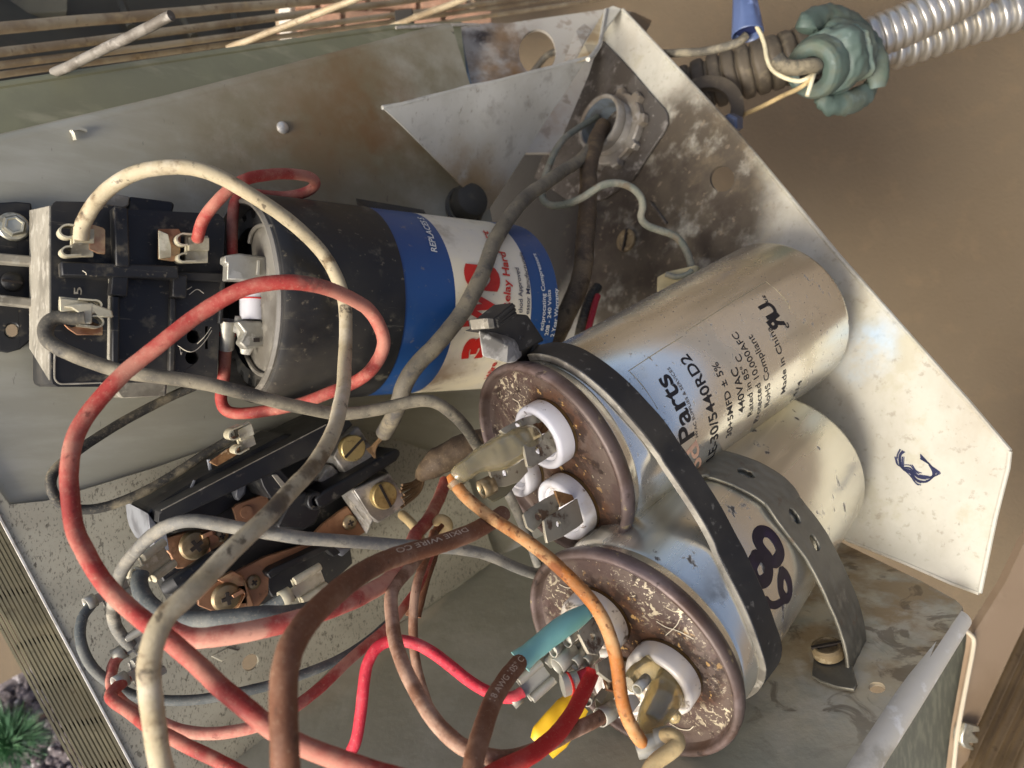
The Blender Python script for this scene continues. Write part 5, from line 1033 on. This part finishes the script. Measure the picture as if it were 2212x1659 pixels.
# ---- thermostat wires outside
BN = thing('wire_nut', P(1616, 70, 300), 'blue wire nut joining the thin wires above the conduit', 'wire nut')
M['bluenut'] = mat('blue_plastic', (78, 92, 124), .4, 0, [dict(c=(60, 74, 106), s=60, lo=.42, hi=.62, a=.6), dict(c=(128, 144, 180), s=120, lo=.58, hi=.66, a=.6)], bump=(200, .3, .2))
na, nb = P(1615, 74, 298), P(1606, -24, 300); nx = (nb - na).normalized()
mb = MB(); mb.lathe(na, nx, [(2.5, 5.2), (.3, 5.6), (-.2, 6.0), (.2, 6.3), (3, 6.0), (6, 5.6), (17, 4.4), (19, 3), (19.5, 0)], 48, mod=lambda th, j: 1 + (.04 * sin(8 * th) if j >= 5 else 0)); link('shell', mb, M['bluenut'], BN, 40)
mb = MB(); mb.lathe(na, nx, [(2.4, 5.2), (2.4, 0)], 32); link('inner_dark', mb, mat('navy_inside', (30, 40, 80), .6), BN)
th_ = lambda x, y: t(0, 2, x, y)
wire('thermostat_wire', 'thin cream wire looping from the blue wire nut to the green plug', [(470, 150, 298), (490, 190, 297), (512, 230, 296), (535, 300, 296), (545, 370, 295), (580, 450, 294), (650, 500, 292), (740, 528, 290), (800, 512, 289), (842, 480, 292)], .85, 'w_white', fn=th_, seg=12)
wire('thermostat_wire', 'thin tan wire running from the green plug back behind the white sheet', [(838, 498, 291), (800, 540, 290), (740, 580, 294), (650, 620, 302), (500, 700, 314), (370, 752, 326), (300, 775, 332)], .95, 'w_drab', fn=th_, seg=12)
wire('thermostat_wire', 'short snipped cream wire stub below the green plug hole', [(850, 478, 292), (838, 520, 289), (822, 570, 288), (805, 622, 288)], .85, 'w_white', fn=th_, seg=12)
wire('cable_stub', 'dark grey cable stub bending out of the green plug', [(612, 378, 288), (650, 425, 288), (710, 450, 287), (780, 440, 287), (840, 425, 290), (890, 430, 300)], 3.0, 'w_black', 'cable', fn=th_)
wire('thermostat_wire', 'grey cable from the blue wire nut running left behind the box corner', [(1612, 78, 300), (1596, 92, 300), (1560, 104, 304), (1510, 113, 310), (1470, 115, 318), (1400, 118, 334), (1330, 128, 356), (1200, 110, 400), (1150, 158, 410)], 1.7, 'w_gray')

# ---- control wires
TW, p = wire('control_wire', 'long thick dirty cream wire arching from relay top to bottom edge', [(176, 516, 167), (180, 484, 166), (205, 440, 164), (245, 402, 163), (300, 372, 162), (360, 361, 162), (420, 366, 163), (490, 392, 166), (560, 432, 170), (640, 490, 177), (700, 550, 183), (735, 617, 186), (747, 690, 186), (745, 770, 180), (741, 850, 168), (727, 915, 157), (688, 993, 145), (630, 1056, 136), (573, 1119, 128), (487, 1206, 120), (415, 1281, 114), (363, 1330, 111), (334, 1383, 109), (320, 1439, 108), (321, 1490, 108), (327, 1540, 108), (337, 1590, 109), (353, 1659, 111), (384, 1750, 114)], 1.66, 'w_tan')
ex = (rp(700, 400) - rp(560, 400)).normalized(); ey = (rp(600, 300) - rp(600, 500)).normalized()
flagterm(TW, rp(545, 445, HF + 5), ex, ey, PB.n, w=4.2, h=3.4)
TR, p = wire('control_wire', 'long dusty red wire looping from start capacitor round to bottom edge', [(489, 742, 199), (484, 800, 200), (477, 858, 201), (490, 887, 201), (530, 894, 200), (617, 882, 196), (700, 853, 190), (762, 828, 184), (804, 793, 180), (826, 750, 177), (822, 713, 174), (800, 673, 171), (771, 650, 167), (717, 626, 160), (667, 613, 155), (617, 608, 152), (550, 616, 150), (500, 633, 149), (433, 676, 148), (367, 726, 146), (300, 776, 145), (250, 820, 143), (200, 880, 141), (167, 936, 139), (153, 996, 137), (151, 1053, 136), (158, 1139, 134), (180, 1189, 132), (217, 1246, 130), (267, 1299, 128), (317, 1343, 126), (367, 1385, 124), (433, 1440, 122), (500, 1503, 120), (567, 1563, 119), (617, 1599, 118), (680, 1626, 117), (770, 1654, 116), (900, 1692, 116)], 1.6, 'w_red')
a_, b_ = P(488, 722, 197), P(488, 755, 198); mb = MB(); mb.tube([P(492, 692, 195), P(490, 722, 196), P(488, 752, 198)], [2.3, 2.2, 2.1], 20, caps=False); link('crimp_barrel', mb, M['tin'], TR, 40)
mb = MB(); mb.tube([P(490, 715, 196), P(489.5, 724, 196.3)], 2.36, 20); link('red_gap', mb, M['red_ink'], TR, 40)
mb = MB(); mb.tube(spline([P(505, 700, 195), P(528, 706, 196), P(534, 735, 196), P(530, 765, 197)], 4), [2.2, 2.6, 2.4, 1.2], 12, flat=.4); link('solder_lug', mb, M['tin'], TR, 50)
TR2, p = wire('jumper_wire', 'short red wire looping from relay top right to grey start capacitor cover', [(428, 514, 183), (432, 498, 181), (441, 472, 180), (467, 437, 179), (502, 404, 180), (540, 384, 184), (585, 377, 190), (633, 376, 197), (668, 382, 203), (681, 396, 207), (662, 413, 209), (617, 423, 209), (570, 423, 206), (530, 421, 203), (509, 434, 201), (503, 470, 199), (502, 555, 198)], 1.45, 'w_red')
ex2 = (rp(1530, 470) - rp(1380, 470)).normalized(); flagterm(TR2, rp(1405, 500, HF + 4), ex2, ey, PB.n, w=5.0, h=3.4)
TG, p = wire('control_wire', 'grey dusty wire from relay bottom left crossing to behind upper capacitor', [(186, 686, 167), (161, 686, 166), (131, 683, 165), (108, 691, 164), (97, 711, 163), (102, 732, 162), (124, 749, 161), (173, 772, 161), (230, 792, 162), (288, 806, 162), (360, 816, 163), (431, 828, 165), (503, 844, 168), (575, 860, 172), (640, 876, 176), (710, 892, 181), (747, 896, 183), (804, 888, 185), (871, 872, 186), (924, 865, 187), (955, 876, 189), (991, 907, 193), (1021, 944, 200), (1048, 984, 207)], 1.6, 'w_gray')
flagterm(TG, rp(655, 975, HF + 6), (rp(800, 985) - rp(600, 965)).normalized() * -1, ey, PB.n, w=5.5, h=3.0)
mb = MB(); mb.plate([rp(*q, HF + 8.2) for q in ((480, 930), (560, 905), (690, 902), (840, 955), (855, 1010), (740, 1010), (720, 975), (690, 985), (690, 1060), (610, 1060), (600, 985), (540, 940))], PB.n * -1.0); link('terminal_flag', mb, M['dustmetal'], TG, 30, .3)
T, p = wire('power_wire', 'fat pale red wire passing under the brown one beside the contactor', [(345, 1346, 141), (390, 1368, 140), (433, 1375, 140), (533, 1364, 143), (633, 1341, 148), (720, 1316, 155), (804, 1276, 168), (854, 1238, 180), (897, 1160, 205), (924, 1120, 220), (947, 1082, 232), (960, 1040, 240)], 1.95, 'w_redpale', it=4)
TB1, p5 = wire('power_wire', 'fattest brown wire marked DIXIE WIRE CO curving down to bottom edge', [(1085, 1108, 174), (1052, 1130, 166), (1021, 1147, 160), (971, 1169, 154), (887, 1194, 144), (821, 1220, 136), (771, 1246, 129), (737, 1269, 124), (707, 1295, 119), (667, 1339, 112), (636, 1389, 107), (621, 1439, 104), (614, 1489, 102), (612, 1556, 100), (615, 1606, 99), (618, 1659, 99), (626, 1750, 99)], 1.95, 'w_brown', it=4)
TB2, p6 = wire('power_wire', 'brown wire printed 18 AWG 105 C in the teal sleeve', [(1150, 1405, 165), (1130, 1424, 162), (1108, 1448, 157), (1088, 1473, 152), (1064, 1516, 144), (1044, 1573, 136), (1027, 1623, 131), (1019, 1659, 128), (1002, 1740, 124)], 1.9, 'w_brown')
def wire_text(T, s, pts, r, ua, ub, h, m, flip=False, off=0):
    """print along a wire between photo columns ua -> ub"""
    def near(q): return min(range(len(pts)), key=lambda i: (1106 + F * pts[i].x / -pts[i].z - q[0]) ** 2 + (829.5 - F * pts[i].y / -pts[i].z - q[1]) ** 2)
    i0, i1 = near(ua), near(ub); st_ = 1 if i1 > i0 else -1; seq = [pts[i] for i in range(i0, i1 + st_, st_)]
    cum = [0]
    for i in range(1, len(seq)): cum.append(cum[-1] + (seq[i] - seq[i - 1]).length)
    vs, fs, w = text_geo(s, .0, .1); out = []
    for v in vs:
        x = v.x * cum[-1]; i = 0
        while i < len(cum) - 2 and cum[i + 1] < x: i += 1
        k = (x - cum[i]) / (cum[i + 1] - cum[i]); c = seq[i].lerp(seq[i + 1], k); tg = (seq[min(i + 1, len(seq) - 1)] - seq[max(i - 1, 0)]).normalized()
        cam_ = (-c - tg * (-c).dot(tg)).normalized(); sd_ = cam_.cross(tg)
        a = ((v.y - .35) * h / .7) / r + off; out.append(c + (cam_ * cos(a) + sd_ * sin(a)) * (r + .05))
    mb = MB(); mb.add(out, fs); link('wire_print', mb, M[m], T, 0)
M['print'] = mat('pale_print', (196, 176, 152), .6)
wire_text(TB1, 'DIXIE WIRE CO', p5, 1.95, (1003, 1158), (846, 1209), 1.1, 'print', off=-.55)
wire_text(TB2, '18 AWG 105\u00b0 C', p6, 1.9, (1066, 1530), (1120, 1436), 1.3, 'print', off=.1)
# teal sleeve
M['teal'] = mat('teal_sleeve', (134, 194, 182), .42, 0, [dict(c=(156, 208, 198), s=60, lo=.45, hi=.65, a=.6), dict(c=(110, 168, 160), s=90, lo=.55, hi=.68, a=.5), dict(c=(176, 190, 170), s=160, lo=.6, hi=.68, a=.4)], trans=.15, sss=.2, bump=(120, .2, .3))
TS = thing('insulating_sleeve', P(1200, 1365, 168), 'teal plastic sleeve on a terminal of the lower capacitor', 'sleeve')
sl_ = relax(spline([P(1124, 1430, 162), P(1132, 1422, 162.4), P(1160, 1398, 164.5), (P(1200, 1366, 167)), P(1234, 1342, 169.5), P(1268, 1322, 172)], 6), 2)
mb = MB(); mb.tube(sl_, [2.85, 2.6, 2.35, 2.35, 2.45, 2.5, 2.3, 1.9], 28, caps=False, jitter=.05); o_ = link('sleeve', mb, M['teal'], TS, 70); o_.modifiers.new('thickness', 'SOLIDIFY').thickness = .0003
# orange wire and clear boots
TO, p = wire('jumper_wire', 'orange speckled wire joining the two clear terminal boots', [(980, 1030, 169), (985, 1043, 168), (996, 1058, 167), (1014, 1076, 166), (1054, 1108, 164), (1093, 1136, 162), (1137, 1168, 159), (1204, 1219, 155), (1257, 1273, 152), (1297, 1326, 150), (1321, 1383, 149), (1334, 1439, 149), (1344, 1506, 149), (1361, 1559, 150), (1388, 1604, 152)], 1.42, 'w_orange', it=4)
M['clear'] = mat('yellowed_clear_vinyl', (226, 212, 168), .16, 0, [dict(c=(206, 184, 126), s=60, lo=.42, hi=.62, a=.6), dict(c=(150, 130, 84), s=120, lo=.58, hi=.70, a=.5)], trans=.8, coat=.4, bump=(90, .3, .5))
bt = [P(*z3(x, y), d) for x, y, d in ((1010, 590, 177), (930, 640, 175), (800, 700, 173), (690, 755, 172), (570, 810, 171), (440, 855, 170), (350, 905, 169), (270, 960, 168), (200, 1015, 167.5), (150, 1060, 167.5))]
mb = MB(); mb.tube(relax(spline(bt, 5), 2), [3.0, 3.5, 3.9, 4.1, 4.0, 3.4, 2.7, 2.4, 2.35, 2.3, 1.8], 28, flat=.72, jitter=.08, caps=False); link('clear_boot', mb, M['clear'], TO, 70).modifiers.new('thickness', 'SOLIDIFY').thickness = .0004
mb = MB(); mb.tube([P(984, 1040, 168), P(990, 1050, 167.6)], [2.15, 2.05], 20); link('boot_lip', mb, M['clear'], TO, 60)
mb = MB(); mb.tube([P(*z3(270, 955), 168.4), P(*z3(420, 865), 170.4), P(*z3(640, 775), 172), P(*z3(960, 625), 176.5)], [1.5, 1.6, 2.6, 2.7], 14, flat=.45); link('inner_crimp', mb, M['brass_gray'], TO)
bt = [P(*z4(x, y), d) for x, y, d in ((1660, 750, 171), (1650, 830, 169), (1630, 930, 166), (1600, 1020, 164), (1550, 1110, 162), (1500, 1200, 160), (1465, 1290, 158), (1440, 1360, 156), (1430, 1440, 154), (1420, 1490, 153))]
mb = MB(); mb.tube(relax(spline(bt, 5), 2), [3.6, 4.0, 4.2, 4.1, 3.7, 3.3, 3.0, 2.5, 2.2, 2.0], 28, flat=.75, jitter=.08, caps=False); link('clear_boot', mb, M['clear'], TO, 70).modifiers.new('thickness', 'SOLIDIFY').thickness = .0004
mb = MB(); mb.tube(spline([P(*z4(1640, 800), 171), P(*z4(1600, 1010), 165.5), P(*z4(1480, 1230), 160.5)], 4), [2.2, 2.0, 1.6], 14, flat=.5); link('inner_crimp', mb, M['brass_gray'], TO)
mb = MB(); mb.tube(spline([P(*z4(1640, 1180), 163), P(*z4(1670, 1200), 162.5), P(*z4(1640, 1225), 162)], 4), [1.4, 2.0, 1.2], 14); link('boot_bump', mb, M['clear'], TO, 60)
mb = MB(); mb.tube(relax(spline([P(*z4(1570, 720), 168), P(*z4(1450, 800), 165), P(*z4(1330, 870), 163), P(*z4(1290, 930), 161)], 5), 1), [2.6, 2.9, 2.5, 2.0], 20, flat=.6, jitter=.15); link('boot_side', mb, M['clear'], TO, 60)
mb = MB(); mb.tube([P(*z4(1440, 870), 163), P(*z4(1355, 970), 159.5)], [1.2, 1.25], 16, caps=False); link('crimp_barrel', mb, M['tin'], TO, 40).modifiers.new('thickness', 'SOLIDIFY').thickness = .0003
TD, p = wire('jumper_wire', 'short tan wire from a silver crimp at the bottom', [(1418, 1596, 153), (1440, 1589, 151.5), (1460, 1593, 150), (1462, 1606, 149), (1447, 1620, 148), (1422, 1638, 147), (1405, 1660, 146), (1388, 1710, 144)], 1.62, 'w_drab')
mb = MB(); mb.tube([P(*z4(1350, 1495), 152.5), P(*z4(1440, 1470), 152.5), P(*z4(1530, 1440), 152.5)], [2.0, 2.2, 2.1], 18); link('crimp_barrel', mb, M['tin'], TD, 40)
mb = MB(); mb.tube([P(*z4(1530, 1425), 152.6), P(*z4(1640, 1390), 152.2), P(*z4(1700, 1385), 151.6)], [2.4, 2.3, 1.9], 18); link('silver_sleeve', mb, M['tin'], TD, 40)
# ---- bottom loops
T, p = wire('control_wire', 'thin pinkish red wire humping over the dark floor sheet', [(728, 1700, 158), (742, 1660, 159), (758, 1625, 160), (770, 1598, 160), (781, 1539, 161), (786, 1489, 161), (793, 1439, 162), (810, 1405, 163), (837, 1388, 164), (877, 1386, 164), (921, 1400, 164), (971, 1434, 164), (1014, 1471, 164), (1047, 1493, 164), (1080, 1507, 164), (1107, 1508, 164), (1127, 1496, 165)], 1.3, 'w_pinkred')
term(T, P(1123, 1500, 165), P(1190, 1440, 168) - P(1123, 1500, 165), V((.1, .3, 1)), 1.3, 7, 5.5, 'tin', 2.5)
T, p = wire('control_wire', 'dusty brown wire swinging low under the red and brown ones', [(930, 1175, 206), (900, 1206, 192), (884, 1230, 182), (853, 1263, 174), (843, 1293, 169), (847, 1339, 164), (854, 1389, 158), (871, 1439, 153), (897, 1489, 148), (931, 1546, 143), (964, 1586, 140), (1001, 1618, 139), (1054, 1638, 140), (1104, 1636, 143), (1154, 1619, 147), (1221, 1586, 154), (1271, 1563, 160), (1309, 1543, 165)], 1.55, 'w_brownpale')
mb = MB(); mb.tube([P(1296, 1550, 163.5), P(1314, 1540, 165.5), P(1330, 1528, 167)], [2.15, 2.0, 2.0], 20, caps=False); link('crimp_barrel', mb, M['tin'], T, 40).modifiers.new('thickness', 'SOLIDIFY').thickness = .0003
mb = MB(); mb.plate([P(*z4(x, y), d) for x, y, d in ((1000, 1170, 166), (985, 1060, 168), (1080, 960, 170), (1180, 1000, 170), (1120, 1120, 168), (1090, 1200, 167))], V((.2, .2, -1)) * .8); link('receptacle', mb, M['blade'], T, 30, .15)
wire('control_wire', 'slim brown wire tucked behind the swinging brown one', [(935, 1150, 220), (925, 1190, 212), (916, 1216, 206), (901, 1256, 200), (893, 1306, 196), (892, 1373, 193), (897, 1423, 191), (906, 1462, 189), (925, 1520, 186)], 1.25, 'w_brownpale')
wire('control_wire', 'dark brown wire in shade beside the contactor lug', [(952, 1140, 226), (934, 1175, 220), (925, 1215, 216), (914, 1250, 214), (905, 1290, 212), (895, 1330, 210)], 2.3, 'w_brown')
wire('jumper_wire', 'tan looped wire end under the aluminium lug', [(868, 1112, 218), (882, 1124, 214), (898, 1142, 210), (906, 1160, 208), (908, 1185, 206), (900, 1210, 206)], 1.4, 'w_drab')
wire('jumper_wire', 'small tan wire hook right of the aluminium lug', [(940, 1128, 216), (950, 1120, 214), (964, 1126, 213), (968, 1140, 214), (955, 1156, 216)], 1.3, 'w_drab')
TX, p = wire('control_wire', 'dusty red wire running from deep right to a crimp on the speckled sheet', [(930, 1195, 216), (905, 1268, 207), (880, 1303, 201), (837, 1356, 191), (787, 1399, 183), (737, 1443, 174), (680, 1496, 166), (610, 1546, 160), (540, 1573, 158), (467, 1585, 157), (400, 1580, 157), (350, 1563, 158), (300, 1542, 161), (262, 1514, 166), (244, 1491, 170), (240, 1466, 173), (248, 1432, 176), (268, 1408, 178)], 1.28, 'w_redpale')
term(TX, P(272, 1403, 178), P(318, 1374, 180) - P(272, 1403, 178), PB.n, 1.3, 7, 6, 'tin', 3)
TY, p = wire('control_wire', 'dusty red wire with a kink by the crimp on the speckled sheet', [(272, 1466, 168), (248, 1486, 164), (238, 1502, 162), (252, 1519, 160), (283, 1543, 156), (310, 1563, 152), (333, 1577, 149), (363, 1587, 147), (417, 1618, 144), (467, 1641, 142), (510, 1661, 141), (580, 1700, 140)], 1.32, 'w_red')
term(TY, P(275, 1463, 168), P(318, 1438, 172) - P(275, 1463, 168), PB.n, 1.3, 7, 6, 'tin', 3)
TZ, p = wire('control_wire', 'thin grey wire sweeping low across the speckled sheet', [(206, 1296, 181), (196, 1308, 180), (180, 1328, 178), (173, 1360, 176), (178, 1400, 174), (197, 1440, 173), (230, 1471, 173), (273, 1496, 174), (310, 1508, 174), (367, 1513, 174), (433, 1510, 175), (500, 1498, 176), (583, 1480, 179), (650, 1459, 183), (720, 1430, 189), (787, 1391, 197), (840, 1345, 206)], 1.22, 'w_bluegray')
term(TZ, P(207, 1294, 181), P(240, 1275, 184) - P(207, 1294, 181), PB.n, 1.25, 7, 5.5, 'tin', 2.5)
TQ, p = wire('control_wire', 'light grey wire arching over the contactor to the lower capacitor', [(285, 1398, 178), (267, 1376, 177), (252, 1350, 176), (246, 1323, 174), (247, 1290, 171), (251, 1258, 168), (266, 1226, 164), (300, 1184, 159), (348, 1144, 155), (400, 1127, 153), (450, 1129, 152), (533, 1143, 153), (633, 1158, 156), (737, 1167, 162), (837, 1175, 169), (920, 1182, 174), (987, 1188, 179), (1037, 1197, 183), (1087, 1213, 186), (1137, 1233, 191), (1172, 1247, 196)], 1.42, 'w_graylight')
mb = MB(); mb.plate([cp(*q, 30) for q in ((-40, 1300), (-20, 1230), (60, 1180), (230, 1080), (250, 1120), (90, 1215), (30, 1280))], PB.n * -2); link('terminal_flag', mb, M['dustmetal'], TQ, 30, .4)
T, p = wire('power_wire', 'stout blue grey wire bending along the bottom of the contactor', [(303, 1240, 169), (299, 1264, 167), (311, 1295, 164), (335, 1319, 161), (369, 1335, 159), (433, 1338, 158), (500, 1335, 158), (567, 1330, 160), (620, 1326, 164), (690, 1308, 172), (760, 1275, 184)], 1.85, 'w_bluegray')
term(T, P(304, 1236, 170), P(352, 1200, 176) - P(304, 1236, 170), PB.n, 1.3, 7, 6.5, 'dustmetal', 1)
TV, p = wire('control_wire', 'thin dark grey wire looping left under the relay', [(505, 944, 212), (470, 963, 210), (433, 984, 207), (367, 1030, 202), (300, 1067, 197), (233, 1093, 193), (173, 1100, 190), (132, 1088, 187), (110, 1056, 185), (111, 1026, 186), (131, 1002, 188), (180, 964, 193), (267, 910, 201), (367, 858, 209), (420, 834, 212)], 1.3, 'w_black')
flagterm(TV, cp(800, 250, 40), (cp(900, 200, 40) - cp(800, 250, 40)), (cp(780, 160, 40) - cp(830, 330, 40)), PB.n, w=4, h=3.2)
mb = MB(); mb.plate([cp(*q, 36) for q in ((580, 420), (720, 320), (900, 240), (910, 290), (730, 400), (640, 450))], PB.n * -1); link('brown_tab', mb, M['rust'], TV, 20, .2)
# crimped leads at the contactor's lower right
T, p = wire('control_wire', 'short grey lead crimped at the contactor lower right corner', [(545, 1330, 190), (565, 1322, 188), (600, 1300, 187), (632, 1280, 187)], 1.6, 'w_bluegray')
term(T, P(630, 1282, 187), P(690, 1246, 192) - P(630, 1282, 187), PB.n, 1.6, 8, 6.5, 'dustmetal', 3)
T, p = wire('control_wire', 'dark grey lead stub beside the crimped one', [(665, 1305, 194), (690, 1290, 194), (720, 1268, 195), (760, 1240, 198)], 1.7, 'w_black')
# taped brown splice
T, p = wire('cable_splice', 'taped brown cable end with bare strands beside the lower lug', [(1046, 945, 222), (1022, 960, 220), (985, 980, 218), (950, 998, 218), (925, 1014, 220), (908, 1030, 223)], [3.0, 4.0, 4.3, 4.1, 3.2, 1.6], 'w_sleeve', 'cable', jit=.12)
for i in range(8):
    mb = MB(); mb.tube(spline([P(914 + random.uniform(-5, 5), 1026, 222), P(892 + i * 2, 1042 + i * 3, 220), P(868 + random.uniform(-4, 8), 1048 + i * 7, 216)], 5), .42, 6); link('bare_strand', mb, M['copper_strand'], T)
# bright red wire, yellow sleeve, terminals on the lower capacitor
T, p = wire('power_wire', 'bright red wire from the lower capacitor leaving at the bottom', [(1279, 1447, 167), (1274, 1462, 166), (1263, 1489, 163), (1239, 1536, 158), (1212, 1573, 153), (1180, 1603, 148), (1141, 1632, 143), (1096, 1656, 139), (1040, 1690, 135)], 1.75, 'w_brightred')
mb = MB(); mb.tube([P(*z4(700, 935), 165), P(*z4(770, 915), 165.5), P(*z4(835, 895), 166)], [2.6, 2.5, 2.4], 18, flat=.8); link('crimp_barrel', mb, M['tin'], T, 40)
mb = MB(); mb.tube([P(*z4(835, 895), 166), P(*z4(880, 870), 166.5), P(*z4(960, 830), 167)], [1.7, 1.8, 1.75], 16); link('bent_end', mb, M['w_pinkred'], T, 60)
mb = MB(); mb.tube([P(*z4(752, 922), 165.2), P(*z4(768, 916), 165.4)], 2.62, 18, flat=.8); link('red_gap', mb, M['red_ink'], T, 40)
mb = MB(); mb.plate([P(*z4(x, y), d) for x, y, d in ((985, 1045, 166), (1045, 970, 168), (1100, 1000, 168), (1045, 1105, 166))], V((.2, .2, -1)) * .8); link('tab_end', mb, M['tin'], T, 30, .15)
YS = thing('insulating_sleeve', P(1195, 1560, 172), 'bright yellow plastic sleeve partly hidden behind the bright red wire', 'sleeve')
M['yellow'] = mat('yellow_sleeve', (222, 178, 36), .45, 0, [dict(c=(190, 140, 30), s=60, lo=.45, hi=.65, a=.6), dict(c=(90, 64, 20), s=200, lo=.62, hi=.68, a=.8)], sss=.15, bump=(120, .3, .3))
mb = MB(); mb.tube(relax(spline([P(1154, 1600, 170), P(1166, 1585, 170.5), P(1190, 1556, 172), (P(1215, 1532, 174)), P(1236, 1510, 176), P(1250, 1490, 178)], 5), 1), [1.2, 2.0, 2.2, 2.2, 2.0, 1.7], 20, flat=.7, jitter=.12); link('sleeve', mb, M['yellow'], YS, 60)
mb = MB(); mb.tube([P(1262, 1530, 172), P(1240, 1568, 170), P(1215, 1607, 168), P(1190, 1634, 167)], [1.2, 1.4, 1.2, .7], 16, flat=.6, jitter=.15); link('torn_end', mb, M['yellow'], YS, 60)
TT = thing('terminal_cluster', P(*z4(760, 700), 168), 'cluster of silver spade connectors below the teal sleeve', 'connector')
for (x, y, x2, y2, r_, d) in ((655, 775, 800, 620, 2.2, 166), (805, 755, 900, 640, 1.5, 167), (905, 742, 990, 650, 1.5, 168), (740, 545, 800, 470, 1.6, 168), (620, 640, 700, 560, 1.4, 166), (1350, 968, 1290, 900, 1.1, 163), (930, 1082, 960, 1040, 1.1, 164)):
    mb = MB(); mb.tube([P(*z4(x, y), d), P(*z4((x + x2) / 2, (y + y2) / 2), d + 2), P(*z4(x2, y2), d + 4)], r_, 18, caps=False, flat=.75); mb.tube([P(*z4((x * 3 + x2) / 4, (y * 3 + y2) / 4), d + 1), P(*z4(x2, y2), d + 4)], r_ * .8, 12, flat=.7)
    link('connector_barrel', mb, M['tin'], TT, 40).modifiers.new('thickness', 'SOLIDIFY').thickness = .00025
mb = MB(); mb.plate([P(*z4(x, y), d) for x, y, d in ((690, 760, 170), (740, 640, 170), (860, 545, 172), (920, 640, 172), (1000, 690, 172), (870, 790, 171), (760, 830, 170))], V((.2, .2, -1)) * 2.5); link('connector_body', mb, M['tin'], TT, 30, .4)
mb = MB(); mb.plate([P(*z4(x, y), d) for x, y, d in ((520, 720, 168), (640, 610, 169), (700, 700, 169), (600, 800, 168))], V((.2, .2, -1)) * 2.0); link('connector_body', mb, M['tin'], TT, 30, .4)
# dark connector at the left lid edge of the upper capacitor
TC = thing('terminal_connector', P(*z3(560, 1200), 190), 'dusky olive connector below the upper capacitor lid edge', 'connector')
mb = MB(); mb.plate([P(*z3(x, y), d) for x, y, d in ((470, 1130, 184), (820, 1060, 192), (830, 1110, 192), (690, 1270, 189), (560, 1340, 186), (400, 1220, 183))], V((.2, .3, -1)) * 4); link('connector_body', mb, mat('olive_plastic', (86, 80, 58), .6, 0, [dict(c=(60, 56, 42), s=90, a=.7), dict(c=(130, 120, 92), s=160, lo=.55, hi=.66, a=.5)]), TC, 30, .6)
mb = MB(); mb.tube([P(*z3(425, 1185), 183), P(*z3(560, 1120), 185)], 2.4, 16, caps=False, flat=.8); link('connector_barrel', mb, M['brass_gray'], TC, 40).modifiers.new('thickness', 'SOLIDIFY').thickness = .0003
wire('control_wire', 'slim grey wire dropping between the two capacitor lids', [(1096, 1060, 196), (1110, 1090, 196), (1128, 1130, 198), (1150, 1180, 200), (1164, 1220, 202)], 1.3, 'w_graylight')

M['hair'] = mat('pale_fibre', (206, 196, 170), .8)
def fibres(name, parent, pts_list, r=.09):
    mb = MB()
    for q in pts_list: mb.tube(spline(q, 5), r, 5)
    o = link(name, mb, M['hair'], parent); o['kind'] = 'stuff'
fibres('lint', TB, [[on_lid(u, v, CB) - CB.ax * .4 for u, v in q] for q in (((1440, 1370), (1462, 1350), (1470, 1335)), ((1420, 1340), (1440, 1352), (1470, 1362), (1500, 1378)), ((1448, 1560), (1470, 1572), (1490, 1574), (1500, 1566)), ((1210, 1260), (1230, 1268), (1262, 1262)))])
fibres('lint', TA, [[on_lid(u, v, CA) - CA.ax * .4 for u, v in q] for q in (((1110, 860), (1124, 872), (1120, 900)), ((1080, 930), (1092, 950), (1084, 972)))])
fibres('cobweb', RE, [[rp(x, y, h) for x, y, h in q] for q in (((1330, 1218, 36), (1400, 1262, 39), (1460, 1262, 39), (1530, 1200, 38), (1590, 1110, 36)), ((1480, 1210, 37), (1540, 1150, 37.5), (1585, 1085, 36)), ((1350, 1240, 36), (1360, 1290, 36), (1366, 1270, 36)), ((1360, 770, 36), (1400, 800, 36.5), (1440, 780, 36)), ((1420, 840, 36), (1480, 800, 36.5), (1530, 830, 36)), ((620, 658, 40), (645, 676, 40.5), (648, 690, 40)))], .1)
bpy.context.view_layer.update()
GROUPS = {'control_wire': 'loose control wires in the open box', 'power_wire': 'thick power wires in the open box', 'jumper_wire': 'short jumper wires between terminals',
          'thermostat_wire': 'thin thermostat wires outside the box', 'run_capacitor': 'pair of silver run capacitors', 'flexible_conduit': 'spiral metal conduits leaving the box',
          'insulating_sleeve': 'plastic sleeves on capacitor terminals', 'inner_wire': 'thin wires behind the torn sleeve'}
for o in bpy.data.objects:
    k = o.name.split('.')[0]
    if k in GROUPS and o.parent is None: o['group'] = GROUPS[k]
bpy.context.view_layer.update()
